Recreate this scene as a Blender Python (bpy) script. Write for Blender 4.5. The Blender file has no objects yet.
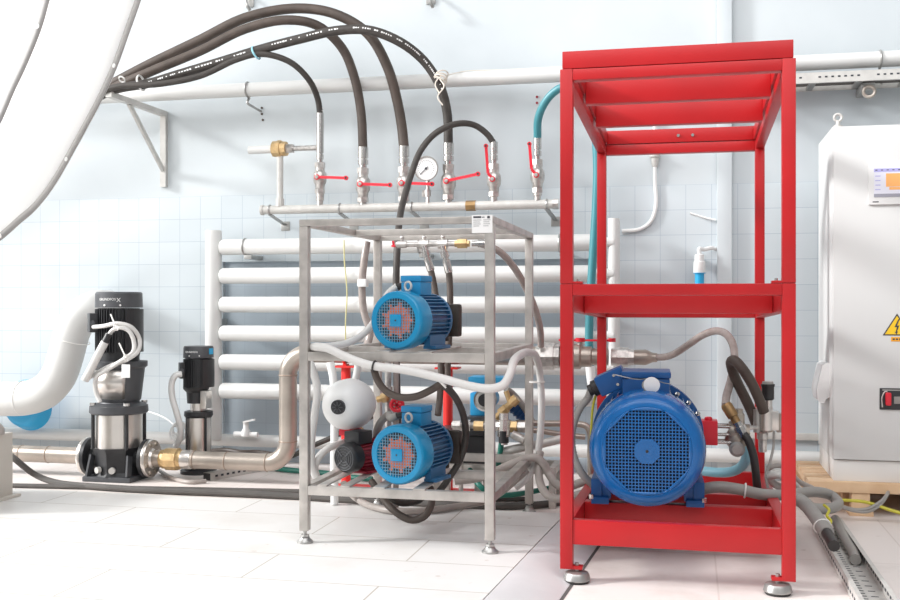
import bpy, bmesh, math, random
from mathutils import Vector, Matrix

random.seed(7)
scn = bpy.context.scene
COL = scn.collection
V = Vector

# ------------------------------------------------------------------ camera
F_PX, HZ, EYE = 1050.0, 302.0, 1.05
PSI = math.atan(240 / 1050.0)
CS, SN = math.cos(PSI), math.sin(PSI)
cam_d = bpy.data.cameras.new('camera')
cam_d.sensor_width = 36.0
cam_d.lens = 36.0 * F_PX / 900.0
cam_d.shift_y = 2.0 / 900.0
cam = bpy.data.objects.new('camera', cam_d)
cam.location = (0, 0, EYE)
cam.rotation_euler = (math.pi / 2, 0, PSI)
COL.objects.link(cam)
scn.camera = cam


def ray(px, py):
    u, v = (px - 450) / F_PX, (HZ - py) / F_PX
    return V((u * CS - SN, CS + u * SN, v))


def P(px, py, Y):
    """point of the place at depth Y (metres into the hall) seen at a photo position"""
    d = ray(px, py)
    return V((0, 0, EYE)) + d * (Y / d.y)


def G(px, py, z=0.0):
    """point of the place at height z"""
    d = ray(px, py)
    return V((0, 0, EYE)) + d * ((z - EYE) / d.z)


def PX(px, Y):
    return P(px, HZ, Y).x


# ------------------------------------------------------------------ materials
MATS = {}


def mat(name, col, rough=0.5, metal=0.0, noise=0.0, nscale=8.0, col2=None, trans=0.0, emit=0.0, bump=0.0, spec=None):
    m = bpy.data.materials.new(name)
    m.use_nodes = True
    nt = m.node_tree
    b = nt.nodes['Principled BSDF']
    b.inputs['Roughness'].default_value = rough
    b.inputs['Metallic'].default_value = metal
    if spec is not None:
        b.inputs['Specular IOR Level'].default_value = spec
    c = (*col, 1)
    b.inputs['Base Color'].default_value = c
    if noise > 0:
        tc = nt.nodes.new('ShaderNodeTexCoord')
        n = nt.nodes.new('ShaderNodeTexNoise')
        n.inputs['Scale'].default_value = nscale
        n.inputs['Detail'].default_value = 6
        nt.links.new(tc.outputs['Object'], n.inputs['Vector'])
        r = nt.nodes.new('ShaderNodeValToRGB')
        r.color_ramp.elements[0].position = 0.35
        r.color_ramp.elements[1].position = 0.7
        k = 1 - noise
        c2 = (*(col2 if col2 else tuple(x * k for x in col)), 1)
        r.color_ramp.elements[0].color = c
        r.color_ramp.elements[1].color = c2
        nt.links.new(n.outputs['Fac'], r.inputs['Fac'])
        nt.links.new(r.outputs['Color'], b.inputs['Base Color'])
        if bump > 0:
            bp = nt.nodes.new('ShaderNodeBump')
            bp.inputs['Strength'].default_value = bump
            bp.inputs['Distance'].default_value = 0.01
            nt.links.new(n.outputs['Fac'], bp.inputs['Height'])
            nt.links.new(bp.outputs['Normal'], b.inputs['Normal'])
    if emit > 0:
        b.inputs['Emission Color'].default_value = c
        b.inputs['Emission Strength'].default_value = emit
    if trans > 0:
        b.inputs['Transmission Weight'].default_value = trans
    MATS[name] = m
    return m


mat('red', (0.47, 0.008, 0.011), 0.38, 0, 0.12, 5)
mat('red_valve', (0.70, 0.02, 0.04), 0.35)
mat('red_dark', (0.30, 0.012, 0.03), 0.4)
mat('red_pipe', (0.78, 0.03, 0.025), 0.4)
mat('blue', (0.008, 0.25, 0.48), 0.25, 0, 0.1, 9)
mat('blue_fin', (0.03, 0.16, 0.34), 0.3, 0, 0.25, 14)
mat('blue_box', (0.010, 0.25, 0.52), 0.4)
mat('blue_big', (0.006, 0.135, 0.42), 0.2, 0, 0.18, 7)
mat('blue_deep', (0.005, 0.085, 0.28), 0.4, 0, 0.15, 9)
mat('blue_plastic', (0.02, 0.36, 0.66), 0.35)
mat('blue_light', (0.03, 0.33, 0.62), 0.4)
mat('rack_steel', (0.56, 0.525, 0.49), 0.38, 0.55, 0.28, 14)
mat('stainless', (0.74, 0.70, 0.66), 0.28, 0.9, 0.08, 10)
mat('stainless_pipe', (0.50, 0.44, 0.385), 0.33, 0.6, 0.3, 6)
mat('weld', (0.33, 0.26, 0.21), 0.5, 0.4)
mat('chrome', (0.60, 0.58, 0.56), 0.2, 0.9)
mat('nickel', (0.66, 0.63, 0.60), 0.28, 0.65, 0.4, 40)
mat('galvanized', (0.46, 0.455, 0.44), 0.36, 0.7, 0.25, 18)
mat('galvanized_white', (0.62, 0.605, 0.575), 0.45, 0.15, 0.15, 20)
mat('steel_floor', (0.74, 0.72, 0.73), 0.45, 0.1, 0.12, 4)
mat('brass', (0.70, 0.49, 0.25), 0.33, 0.65, 0.3, 30)
mat('brass_dark', (0.40, 0.25, 0.11), 0.38, 0.6, 0.3, 20)
mat('bronze', (0.46, 0.41, 0.35), 0.4, 0.6, 0.3, 20)
mat('rubber', (0.060, 0.052, 0.046), 0.55, 0, 0.3, 20)
mat('rubber_brown', (0.088, 0.066, 0.054), 0.55, 0, 0.3, 12)
mat('rubber_dark', (0.028, 0.025, 0.024), 0.5)
mat('cable_black', (0.10, 0.092, 0.085), 0.6, 0, 0.2, 8)
mat('black', (0.022, 0.022, 0.024), 0.42)
mat('pump_black', (0.030, 0.031, 0.034), 0.4, 0, 0.2, 20)
mat('pump_grey', (0.075, 0.078, 0.085), 0.45, 0, 0.15, 20)
mat('bracket_brown', (0.055, 0.044, 0.036), 0.55, 0, 0.4, 20)
mat('white_paint', (0.68, 0.68, 0.665), 0.4, 0, 0.05, 3)
mat('white_plastic', (0.80, 0.80, 0.79), 0.35)
mat('white_hose', (0.68, 0.665, 0.645), 0.4, 0, 0.06, 10)
mat('clear_hose', (0.39, 0.335, 0.31), 0.25, 0, 0.2, 30)
mat('grey_hose', (0.33, 0.315, 0.295), 0.45, 0, 0.1, 12)
mat('beige_hose', (0.42, 0.375, 0.345), 0.4, 0, 0.15, 14)
mat('teal_hose', (0.055, 0.25, 0.29), 0.4, 0, 0.1, 10)
mat('cyan_hose', (0.28, 0.60, 0.72), 0.4)
mat('green_hose', (0.01, 0.16, 0.12), 0.4)
mat('yellow_wire', (0.55, 0.50, 0.04), 0.45)
mat('white_cloth', (0.90, 0.90, 0.89), 0.7)
mat('grey_hem', (0.34, 0.325, 0.315), 0.6, 0, 0.1, 5)
mat('cabinet', (0.66, 0.66, 0.65), 0.45)
mat('cabinet_bezel', (0.74, 0.74, 0.73), 0.4)
mat('plinth', (0.76, 0.745, 0.72), 0.5)
mat('beige_box', (0.60, 0.565, 0.51), 0.45)
mat('wood', (0.74, 0.53, 0.34), 0.65, 0, 0.3, 6, (0.62, 0.40, 0.23))
mat('orange_fan', (0.95, 0.20, 0.05), 0.5)
mat('tank_white', (0.92, 0.92, 0.91), 0.35)
mat('dark_hole', (0.03, 0.035, 0.045), 0.7)
mat('big_hole', (0.006, 0.014, 0.035), 0.7)
mat('paper', (0.82, 0.82, 0.81), 0.6)
mat('ink', (0.05, 0.05, 0.06), 0.6)
mat('sign_yellow', (0.88, 0.56, 0.02), 0.4)
mat('sign_orange', (0.85, 0.38, 0.02), 0.4)
mat('tie_white', (0.82, 0.81, 0.78), 0.4)
mat('tie_yellow', (0.62, 0.58, 0.28), 0.5)
mat('tie_blue', (0.30, 0.62, 0.72), 0.4)
mat('twine', (0.76, 0.70, 0.62), 0.7)
mat('grille_glare', (0.16, 0.33, 0.46), 0.35)  # paler than the blue cowl: glare on the bars is put into the colour
mat('screen_white', (0.70, 0.70, 0.78), 0.2, emit=0.10)
mat('screen_purple', (0.42, 0.40, 0.70), 0.2, emit=0.10)
mat('screen_orange', (0.85, 0.42, 0.15), 0.2, emit=0.10)
mat('screen_grey', (0.33, 0.33, 0.38), 0.2, emit=0.05)
mat('foot_rubber', (0.03, 0.028, 0.027), 0.7)
mat('gap', (0.10, 0.095, 0.09), 0.8)


def tile_mat(name, tile_a, tile_b, grout, rough=0.3, w=0.15, off=(0.0, 0.0), mortar=0.0016, wall=True, row=None, offset=0.0, dirt=None, bias=-0.2):
    m = bpy.data.materials.new(name)
    m.use_nodes = True
    nt = m.node_tree
    b = nt.nodes['Principled BSDF']
    b.inputs['Roughness'].default_value = rough
    tc = nt.nodes.new('ShaderNodeTexCoord')
    sep = nt.nodes.new('ShaderNodeSeparateXYZ')
    geo = nt.nodes.new('ShaderNodeNewGeometry')
    nt.links.new(geo.outputs['Position'], sep.inputs[0])
    cmb = nt.nodes.new('ShaderNodeCombineXYZ')
    ax = nt.nodes.new('ShaderNodeMath'); ax.inputs[1].default_value = off[0]
    ay = nt.nodes.new('ShaderNodeMath'); ay.inputs[1].default_value = off[1]
    nt.links.new(sep.outputs['X'], ax.inputs[0])
    nt.links.new(sep.outputs['Z' if wall else 'Y'], ay.inputs[0])
    nt.links.new(ax.outputs[0], cmb.inputs['X'])
    nt.links.new(ay.outputs[0], cmb.inputs['Y'])
    br = nt.nodes.new('ShaderNodeTexBrick')
    br.offset = offset
    br.inputs['Scale'].default_value = 1
    br.inputs['Brick Width'].default_value = w
    br.inputs['Row Height'].default_value = row or w
    br.inputs['Mortar Size'].default_value = mortar
    br.inputs['Mortar Smooth'].default_value = 0.2
    br.inputs['Bias'].default_value = bias
    br.inputs['Color1'].default_value = (*tile_a, 1)
    br.inputs['Color2'].default_value = (*tile_b, 1)
    br.inputs['Mortar'].default_value = (*grout, 1)
    nt.links.new(cmb.outputs[0], br.inputs['Vector'])
    last = br.outputs['Color']
    if dirt:
        n = nt.nodes.new('ShaderNodeTexNoise')
        n.inputs['Scale'].default_value = 1.6
        n.inputs['Detail'].default_value = 9
        n.inputs['Roughness'].default_value = 0.62
        nt.links.new(geo.outputs['Position'], n.inputs['Vector'])
        r = nt.nodes.new('ShaderNodeValToRGB')
        r.color_ramp.elements[0].position = 0.52
        r.color_ramp.elements[0].color = (0, 0, 0, 1)
        r.color_ramp.elements[1].position = 0.80
        r.color_ramp.elements[1].color = (1, 1, 1, 1)
        nt.links.new(n.outputs['Fac'], r.inputs['Fac'])
        mx = nt.nodes.new('ShaderNodeMix'); mx.data_type = 'RGBA'
        nt.links.new(r.outputs['Color'], mx.inputs['Factor'])
        nt.links.new(last, mx.inputs['A'])
        mx.inputs['B'].default_value = (*dirt, 1)
        last = mx.outputs['Result']
        n2 = nt.nodes.new('ShaderNodeTexNoise')
        n2.inputs['Scale'].default_value = 14
        n2.inputs['Detail'].default_value = 4
        nt.links.new(geo.outputs['Position'], n2.inputs['Vector'])
        r2 = nt.nodes.new('ShaderNodeValToRGB')
        r2.color_ramp.elements[0].position = 0.70
        r2.color_ramp.elements[0].color = (0, 0, 0, 1)
        r2.color_ramp.elements[1].position = 0.76
        r2.color_ramp.elements[1].color = (0.5, 0.5, 0.5, 1)
        nt.links.new(n2.outputs['Fac'], r2.inputs['Fac'])
        mx2 = nt.nodes.new('ShaderNodeMix'); mx2.data_type = 'RGBA'
        nt.links.new(r2.outputs['Color'], mx2.inputs['Factor'])
        nt.links.new(last, mx2.inputs['A'])
        mx2.inputs['B'].default_value = (0.50, 0.42, 0.36, 1)
        last = mx2.outputs['Result']
    nt.links.new(last, b.inputs['Base Color'])
    MATS[name] = m
    return m


# ------------------------------------------------------------------ mesh builder
def catmull(pts, sub=8):
    pts = [V(p) for p in pts]
    if len(pts) < 3:
        return pts
    ext = [pts[0] * 2 - pts[1]] + pts + [pts[-1] * 2 - pts[-2]]
    out = []
    for i in range(1, len(ext) - 2):
        p0, p1, p2, p3 = ext[i - 1:i + 3]
        t0 = 0.0
        t1 = t0 + max(1e-6, (p1 - p0).length) ** 0.5
        t2 = t1 + max(1e-6, (p2 - p1).length) ** 0.5
        t3 = t2 + max(1e-6, (p3 - p2).length) ** 0.5
        for k in range(sub):
            t = t1 + (t2 - t1) * k / sub
            a1 = p0 * ((t1 - t) / (t1 - t0)) + p1 * ((t - t0) / (t1 - t0))
            a2 = p1 * ((t2 - t) / (t2 - t1)) + p2 * ((t - t1) / (t2 - t1))
            a3 = p2 * ((t3 - t) / (t3 - t2)) + p3 * ((t - t2) / (t3 - t2))
            b1 = a1 * ((t2 - t) / (t2 - t0)) + a2 * ((t - t0) / (t2 - t0))
            b2 = a2 * ((t3 - t) / (t3 - t1)) + a3 * ((t - t1) / (t3 - t1))
            out.append(b1 * ((t2 - t) / (t2 - t1)) + b2 * ((t - t1) / (t2 - t1)))
    out.append(pts[-1])
    return out


def basis(axis):
    a = V(axis).normalized()
    h = V((0, 0, 1)) if abs(a.z) < 0.9 else V((1, 0, 0))
    x = h.cross(a).normalized()
    y = a.cross(x).normalized()
    return x, y, a


class MB:
    def __init__(self, M=None):
        self.bm = bmesh.new()
        self.M = M or Matrix()

    def v(self, p):
        return self.bm.verts.new(self.M @ V(p))

    def f(self, vs):
        try:
            return self.bm.faces.new(vs)
        except ValueError:
            return None

    def box(self, x0, x1, y0, y1, z0, z1, b=0.0):
        return self.obox(V(((x0 + x1) / 2, (y0 + y1) / 2, (z0 + z1) / 2)), (V((1, 0, 0)), V((0, 1, 0)), V((0, 0, 1))),
                         (abs(x1 - x0) / 2, abs(y1 - y0) / 2, abs(z1 - z0) / 2), b)

    def obox(self, c, ax, h, b=0.0):
        c = V(c)
        if b <= 0:
            vs = []
            for k in (-1, 1):
                for j in (-1, 1):
                    for i in (-1, 1):
                        vs.append(self.v(c + ax[0] * (i * h[0]) + ax[1] * (j * h[1]) + ax[2] * (k * h[2])))
            for q in ((0, 2, 3, 1), (4, 5, 7, 6), (0, 1, 5, 4), (2, 6, 7, 3), (0, 4, 6, 2), (1, 3, 7, 5)):
                self.f([vs[i] for i in q])
        else:
            t = bmesh.new()
            bmesh.ops.create_cube(t, size=2)
            for w in t.verts:
                w.co = V((w.co.x * h[0], w.co.y * h[1], w.co.z * h[2]))
            bmesh.ops.bevel(t, geom=list(t.edges), offset=min(b, min(h) * 0.95), segments=2, profile=0.6, affect='EDGES')
            mp = {}
            for w in t.verts:
                mp[w] = self.v(c + ax[0] * w.co.x + ax[1] * w.co.y + ax[2] * w.co.z)
            for fc in t.faces:
                self.f([mp[w] for w in fc.verts])
            t.free()
        return self

    def bar(self, p0, p1, w, h, up=(0, 0, 1), b=0.0):
        p0, p1 = V(p0), V(p1)
        a = (p1 - p0)
        L = a.length
        a.normalize()
        s = a.cross(V(up))
        if s.length < 1e-5:
            s = a.cross(V((1, 0, 0)))
        s.normalize()
        n = s.cross(a).normalized()
        return self.obox((p0 + p1) / 2, (s, a, n), (w / 2, L / 2, h / 2), b)

    def lathe(self, prof, o=(0, 0, 0), axis=(0, 0, 1), n=24, cap0=True, cap1=True, sq=None):
        o = V(o)
        x, y, a = basis(axis)
        rings = []
        for t, r in prof:
            if r < 1e-6:
                rings.append([self.v(o + a * t)])
            else:
                rings.append([self.v(o + a * t + (x * math.cos(2 * math.pi * i / n) + y * math.sin(2 * math.pi * i / n)) * r) for i in range(n)])
        for A, B in zip(rings, rings[1:]):
            for i in range(n):
                j = (i + 1) % n
                if len(A) == 1 and len(B) == 1:
                    continue
                if len(A) == 1:
                    self.f([A[0], B[j], B[i]])
                elif len(B) == 1:
                    self.f([A[i], A[j], B[0]])
                else:
                    self.f([A[i], A[j], B[j], B[i]])
        if cap0 and len(rings[0]) > 1:
            self.f(list(reversed(rings[0])))
        if cap1 and len(rings[-1]) > 1:
            self.f(rings[-1])
        return self

    def cyl(self, p0, p1, r, r1=None, n=16):
        p0, p1 = V(p0), V(p1)
        L = (p1 - p0).length
        return self.lathe([(0, r), (L, r if r1 is None else r1)], p0, p1 - p0, n)

    def tube(self, pts, r, n=10, sub=8, smooth=True, ridge=0.0, step=0.012):
        path = catmull(pts, sub) if smooth else [V(p) for p in pts]
        if ridge > 0:
            res, acc = [path[0]], 0.0
            for A, B in zip(path, path[1:]):
                L = (B - A).length
                d = step - acc
                while d <= L:
                    res.append(A + (B - A) * (d / L))
                    d += step
                acc = L - (d - step)
            path = res
        t0 = (path[1] - path[0]).normalized()
        x, y, _ = basis(t0)
        rings = []
        for i, p in enumerate(path):
            if i == 0:
                t = t0
            elif i == len(path) - 1:
                t = (path[i] - path[i - 1]).normalized()
            else:
                t = (path[i + 1] - path[i - 1])
                t = t.normalized() if t.length > 1e-9 else t0
            x = (x - t * x.dot(t))
            x = x.normalized() if x.length > 1e-6 else basis(t)[0]
            y = t.cross(x)
            rr = r + (ridge if (ridge > 0 and i % 2) else 0)
            rings.append([self.v(p + (x * math.cos(2 * math.pi * k / n) + y * math.sin(2 * math.pi * k / n)) * rr) for k in range(n)])
        for A, B in zip(rings, rings[1:]):
            for i in range(n):
                j = (i + 1) % n
                self.f([A[i], A[j], B[j], B[i]])
        self.f(list(reversed(rings[0])))
        self.f(rings[-1])
        return self

    def torus(self, c, axis, R, r, n=20, m=8, a0=0.0, a1=2 * math.pi):
        x, y, a = basis(axis)
        full = abs(a1 - a0 - 2 * math.pi) < 1e-4
        N = n if full else n + 1
        rings = []
        for i in range(N):
            th = a0 + (a1 - a0) * i / n
            d = x * math.cos(th) + y * math.sin(th)
            rings.append([self.v(V(c) + d * (R + r * math.cos(2 * math.pi * k / m)) + a * (r * math.sin(2 * math.pi * k / m))) for k in range(m)])
        for i in range(N if full else N - 1):
            A, B = rings[i], rings[(i + 1) % N]
            for k in range(m):
                l = (k + 1) % m
                self.f([A[k], B[k], B[l], A[l]])
        if not full:
            self.f(rings[0]); self.f(list(reversed(rings[-1])))
        return self

    def ball(self, c, r, n=16, sc=(1, 1, 1)):
        t = bmesh.new()
        bmesh.ops.create_uvsphere(t, u_segments=n, v_segments=max(6, n // 2), radius=r)
        mp = {w: self.v(V(c) + V((w.co.x * sc[0], w.co.y * sc[1], w.co.z * sc[2]))) for w in t.verts}
        for fc in t.faces:
            self.f([mp[w] for w in fc.verts])
        t.free()
        return self

    def prism(self, poly, o, ex, ey, en, th):
        """polygon in the plane (ex, ey) at o, thickness th along en"""
        o, ex, ey, en = V(o), V(ex), V(ey), V(en)
        A = [self.v(o + ex * p[0] + ey * p[1]) for p in poly]
        B = [self.v(o + ex * p[0] + ey * p[1] + en * th) for p in poly]
        self.f(list(reversed(A))); self.f(B)
        n = len(poly)
        for i in range(n):
            j = (i + 1) % n
            self.f([A[i], A[j], B[j], B[i]])
        return self

    def build(self, name, m, parent=None, smooth=35):
        bmesh.ops.recalc_face_normals(self.bm, faces=list(self.bm.faces))
        if parent is None:
            xs = [w.co for w in self.bm.verts]
            lo = V((min(c.x for c in xs), min(c.y for c in xs), min(c.z for c in xs)))
            hi = V((max(c.x for c in xs), max(c.y for c in xs), max(c.z for c in xs)))
            loc = V(((lo.x + hi.x) / 2, (lo.y + hi.y) / 2, lo.z))
        else:
            r = parent
            while r.parent:
                r = r.parent
            loc = r.location.copy()
        for w in self.bm.verts:
            w.co -= loc
        me = bpy.data.meshes.new(name)
        self.bm.to_mesh(me)
        self.bm.free()
        me.materials.append(MATS[m] if isinstance(m, str) else m)
        if smooth:
            me.polygons.foreach_set('use_smooth', [True] * len(me.polygons))
            me.set_sharp_from_angle(angle=math.radians(smooth))
        o = bpy.data.objects.new(name, me)
        COL.objects.link(o)
        if parent is None:
            o.location = loc
        else:
            o.parent = parent
        return o


def tag(o, label, cat, group=None):
    o['label'] = label
    o['category'] = cat
    if group:
        o['group'] = group
    return o


def thing(name, label, cat, loc, group=None):
    o = bpy.data.objects.new(name, None)
    o.empty_display_size = 0.05
    COL.objects.link(o)
    o.location = V(loc)
    return tag(o, label, cat, group)


def struct(name, mb, m):
    o = mb.build(name, m)
    o['kind'] = 'structure'
    return o


def text(name, body, size, origin, ex, ey, m, parent, extrude=0.0006, align='LEFT'):
    c = bpy.data.curves.new(name, 'FONT')
    c.body = body
    c.size = size
    c.extrude = extrude
    c.align_x = align
    ex, ey = V(ex).normalized(), V(ey).normalized()
    en = ex.cross(ey)
    o = bpy.data.objects.new(name, c)
    COL.objects.link(o)
    c.materials.append(MATS[m])
    r = parent
    while r.parent:
        r = r.parent
    M = Matrix(((ex.x, ey.x, en.x), (ex.y, ey.y, en.y), (ex.z, ey.z, en.z))).to_4x4()
    M.translation = V(origin) - r.location
    o.parent = parent
    o.matrix_basis = M
    return o


def path(pts, y0=None, y1=None):
    """photo positions with depths -> points; depth runs from y0 to y1 where not given"""
    out = []
    n = len(pts)
    for i, p in enumerate(pts):
        if len(p) == 3:
            out.append(P(*p))
        else:
            Y = y0 + (y1 - y0) * i / (n - 1)
            out.append(P(p[0], p[1], Y))
    return out


def hose(name, label, cat, pts, r, m, group=None, n=12, ridge=0.0, step=0.012, sub=8):
    mb = MB()
    mb.tube(pts, r, n, sub, ridge=ridge, step=step)
    return tag(mb.build(name, m), label, cat, group)

# ================================================================== SETTING
YW = 6.447
Z_T = 1.752
XJ = PX(635, YW)
tile_mat('tile', (0.58, 0.635, 0.665), (0.62, 0.67, 0.695), (0.40, 0.47, 0.53), 0.28, 0.15, (-XJ + 15.0, -Z_T + 15.0))
tile_mat('tile_niche_shaded', (0.50, 0.575, 0.635), (0.53, 0.60, 0.66), (0.42, 0.495, 0.56), 0.35, 0.15, (-XJ + 15.0, -Z_T + 15.0))  # tile made darker and bluer: shade behind the radiator pipes put into the colour
tile_mat('floor_tile', (0.80, 0.735, 0.70), (0.82, 0.755, 0.72), (0.70, 0.63, 0.59), 0.5, 1.3, (10.3, 9.9), 0.004, wall=False, row=0.9, offset=0.4, dirt=(0.56, 0.50, 0.45))
tile_mat('slab_tile', (0.72, 0.705, 0.69), (0.74, 0.727, 0.705), (0.44, 0.40, 0.355), 0.5, 1.05, (10.0, 10 * 0.37 - 3.57 % 0.37), 0.0035, wall=False, row=0.37, offset=0.5, dirt=(0.62, 0.585, 0.545))
mat('wall_paint', (0.60, 0.645, 0.665), 0.55, 0, 0.10, 1.2, (0.53, 0.575, 0.60))

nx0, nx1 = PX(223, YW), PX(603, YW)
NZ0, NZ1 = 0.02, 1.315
WL, WR = -7.0, 3.2
struct('wall_back', MB().box(WL, WR, YW, YW + 0.3, Z_T, 3.7), 'wall_paint')
w = MB()
w.box(WL, nx0, YW - 0.008, YW + 0.3, 0, Z_T)
w.box(nx1, WR, YW - 0.008, YW + 0.3, 0, Z_T)
w.box(nx0, nx1, YW - 0.008, YW + 0.3, NZ1, Z_T)
struct('wall_tiled', w, 'tile')
struct('wall_niche', MB().box(nx0, nx1, YW + 0.03, YW + 0.29, 0, NZ1), 'tile_niche_shaded')
# duct-like pilaster running up the wall
px0, px1 = PX(717, YW - 0.05), PX(732, YW - 0.05)
struct('trim_1', MB().box(px0, px1, YW - 0.05, YW - 0.008, 0, 3.7, 0.004), 'wall_paint')
# ledge low on the wall
struct('trim_2', MB().box(PX(700, YW), 2.6, YW - 0.035, YW - 0.008, 0.245, 0.285, 0.004), 'galvanized_white')

struct('floor', MB().box(WL, WR, -1.5, YW + 0.3, -0.15, 0.0), 'floor_tile')
SZ = 0.043
def edge(a, sl, Y): return a + sl * (Y - 3.5)
Y0s, Y1s = -1.0, 5.0
s = MB()
s.prism([(WL, Y0s), (edge(-0.684, .07, Y0s), Y0s), (edge(-0.684, .07, Y1s), Y1s), (WL, Y1s)], (0, 0, 0.0005), (1, 0, 0), (0, 1, 0), (0, 0, 1), SZ - 0.0005)
struct('floor_slab', s, 'slab_tile')
s = MB()
for Ya, Yb in ((Y0s, Y1s),):
    pts = lambda Y: [V((edge(-0.679, .07, Y), Y, 0.0005)), V((edge(-0.679, .07, Y), Y, SZ)), V((edge(-0.60, .07, Y), Y, SZ)), V((edge(-0.462, .07, Y), Y, 0.002)), V((edge(-0.462, .07, Y), Y, 0.0005))]
    A = [s.v(p) for p in pts(Ya)]; B = [s.v(p) for p in pts(Yb)]
    s.f(A); s.f(list(reversed(B)))
    for i in range(5):
        j = (i + 1) % 5
        s.f([A[i], A[j], B[j], B[i]])
struct('trim_3', s, 'steel_floor')
s = MB()
s.prism([(edge(-0.461, .07, Y0s), Y0s), (edge(-0.449, .07, Y0s), Y0s), (edge(-0.449, .07, Y1s), Y1s), (edge(-0.461, .07, Y1s), Y1s)], (0, 0, 0.0002), (1, 0, 0), (0, 1, 0), (0, 0, 1), 0.0012)
struct('trim_4', s, 'gap')

# ================================================================== RED FRAME
RX, RY, RW, RD, TW = -0.474, 3.919, 0.842, 1.65, 0.047
TILT = math.radians(-1.8)
MR = Matrix(((1, 0, 0, RX), (0, 1, 0, RY), (0, math.tan(TILT), 1, 0), (0, 0, 0, 1)))   # the frame follows the slight fall of the floor
rf = thing('machine_frame', 'tall red steel frame of two stacked storeys carrying the large blue motor', 'frame', (RX + RW / 2, RY + RD / 2, 0))
for (ix, x0) in ((0, 0), (1, RW - TW)):
    for (iy, y0) in ((0, 0), (1, RD - TW)):
        zb = 0.052 if iy == 0 else 0.09
        MB(MR).box(x0, x0 + TW, y0, y0 + TW, zb, 1.117, 0.003).build('post', 'red', rf)
        MB(MR).box(x0, x0 + TW, y0, y0 + TW, 1.119, 1.92, 0.003).build('upper_post', 'red', rf)
        xi = x0 + TW / 2 + (0.037 if ix == 0 else -0.037)
        # inward plates and the screws that hold the storeys together
        xa, xb = (x0, x0 + TW + 0.036) if ix == 0 else (x0 - 0.036, x0 + TW)
        MB(MR).box(xa, xb, y0 + 0.002, y0 + TW - 0.002, 1.1185, 1.127, 0.001).build('joint_plate', 'red', rf)
        bm_ = MB(MR).cyl((xi + (0.006 if ix == 0 else -0.006), y0 + 0.02, 1.127), (xi + (0.006 if ix == 0 else -0.006), y0 + 0.02, 1.136), 0.006, n=8)
        bm_.build('bolt', 'chrome', rf)
        MB(MR).box(xa, xb, y0 + 0.002, y0 + TW - 0.002, zb, zb + 0.012, 0.001).build('base_plate', 'red', rf)
        # adjustable foot, upright on the floor
        c = MR @ V((xi, y0 + TW / 2, zb))
        ft = MB()
        ft.lathe([(0.010, 0.049), (0.013, 0.051), (0.030, 0.047), (0.038, 0.042), (0.042, 0.030)], (c.x, c.y, 0.0), (0, 0, 1), 28)
        foot = ft.build('foot', 'galvanized', rf)
        MB().cyl((c.x, c.y, 0.03), (c.x, c.y, max(c.z, 0.045) + 0.022), 0.008, n=10).build('stem', 'galvanized', foot)
        MB().lathe([(0, 0.043), (0.004, 0.046), (0.0095, 0.046)], (c.x, c.y, 0.0), (0, 0, 1), 24).build('rubber_pad', 'foot_rubber', foot)


def beam(name, x0, x1, y0, y1, z0, z1):
    return MB(MR).box(x0, x1, y0, y1, z0, z1, 0.003).build(name, 'red', rf)


beam('base_beam', TW, RW - TW, 0.004, TW, 0.145, 0.237)
beam('base_beam', TW, RW - TW, 0.45, 0.52, 0.145, 0.237)
beam('base_beam', TW, RW - TW, 0.80, 0.87, 0.145, 0.237)
beam('base_beam', TW, RW - TW, RD - TW, RD - 0.004, 0.145, 0.237)
for x0 in (0.0, RW - TW):
    beam('base_rail', x0, x0 + TW, TW, RD - TW, 0.145, 0.237)
    beam('middle_rail', x0 + 0.002, x0 + TW - 0.002, TW, RD - TW, 1.02, 1.116)
    beam('top_rail', x0 + 0.002, x0 + TW - 0.002, TW, RD - TW, 1.878, 1.92)
    beam('cap_rail', x0 + 0.008 - (0.016 if x0 > 0 else 0), x0 + TW + 0.008 - (0.016 if x0 > 0 else 0), 0.055, RD - 0.055, 1.922, 1.985)
beam('middle_beam', TW, RW - TW, 0.001, TW - 0.002, 1.075, 1.117)
beam('middle_beam', TW, RW - TW, 0.44, 0.48, 1.018, 1.105)
beam('middle_beam', TW, RW - TW, RD - TW, RD - 0.002, 1.02, 1.116)
beam('top_beam', TW, RW - TW, 0.001, TW - 0.002, 1.878, 1.919)
beam('top_beam', TW, RW - TW, RD - TW + .002, RD - 0.002, 1.868, 1.919)
beam('cap_beam', 0.008, RW - 0.008, 0.003, 0.05, 1.922, 1.987)
beam('cap_beam', TW + 0.008, RW - TW - 0.008, 0.42, 0.465, 1.878, 1.985)
beam('cap_beam', TW + 0.008, RW - TW - 0.008, 0.90, 0.945, 1.878, 1.985)
rb = beam('cap_beam', 0.008, RW - 0.008, RD - 0.05, RD - 0.003, 1.922, 1.992)
for xx in (0.415, 0.487):
    MB(MR).cyl((xx, RD - 0.056, 1.955), (xx, RD - 0.049, 1.955), 0.008, n=10).build('bolt', 'chrome', rb)

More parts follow.
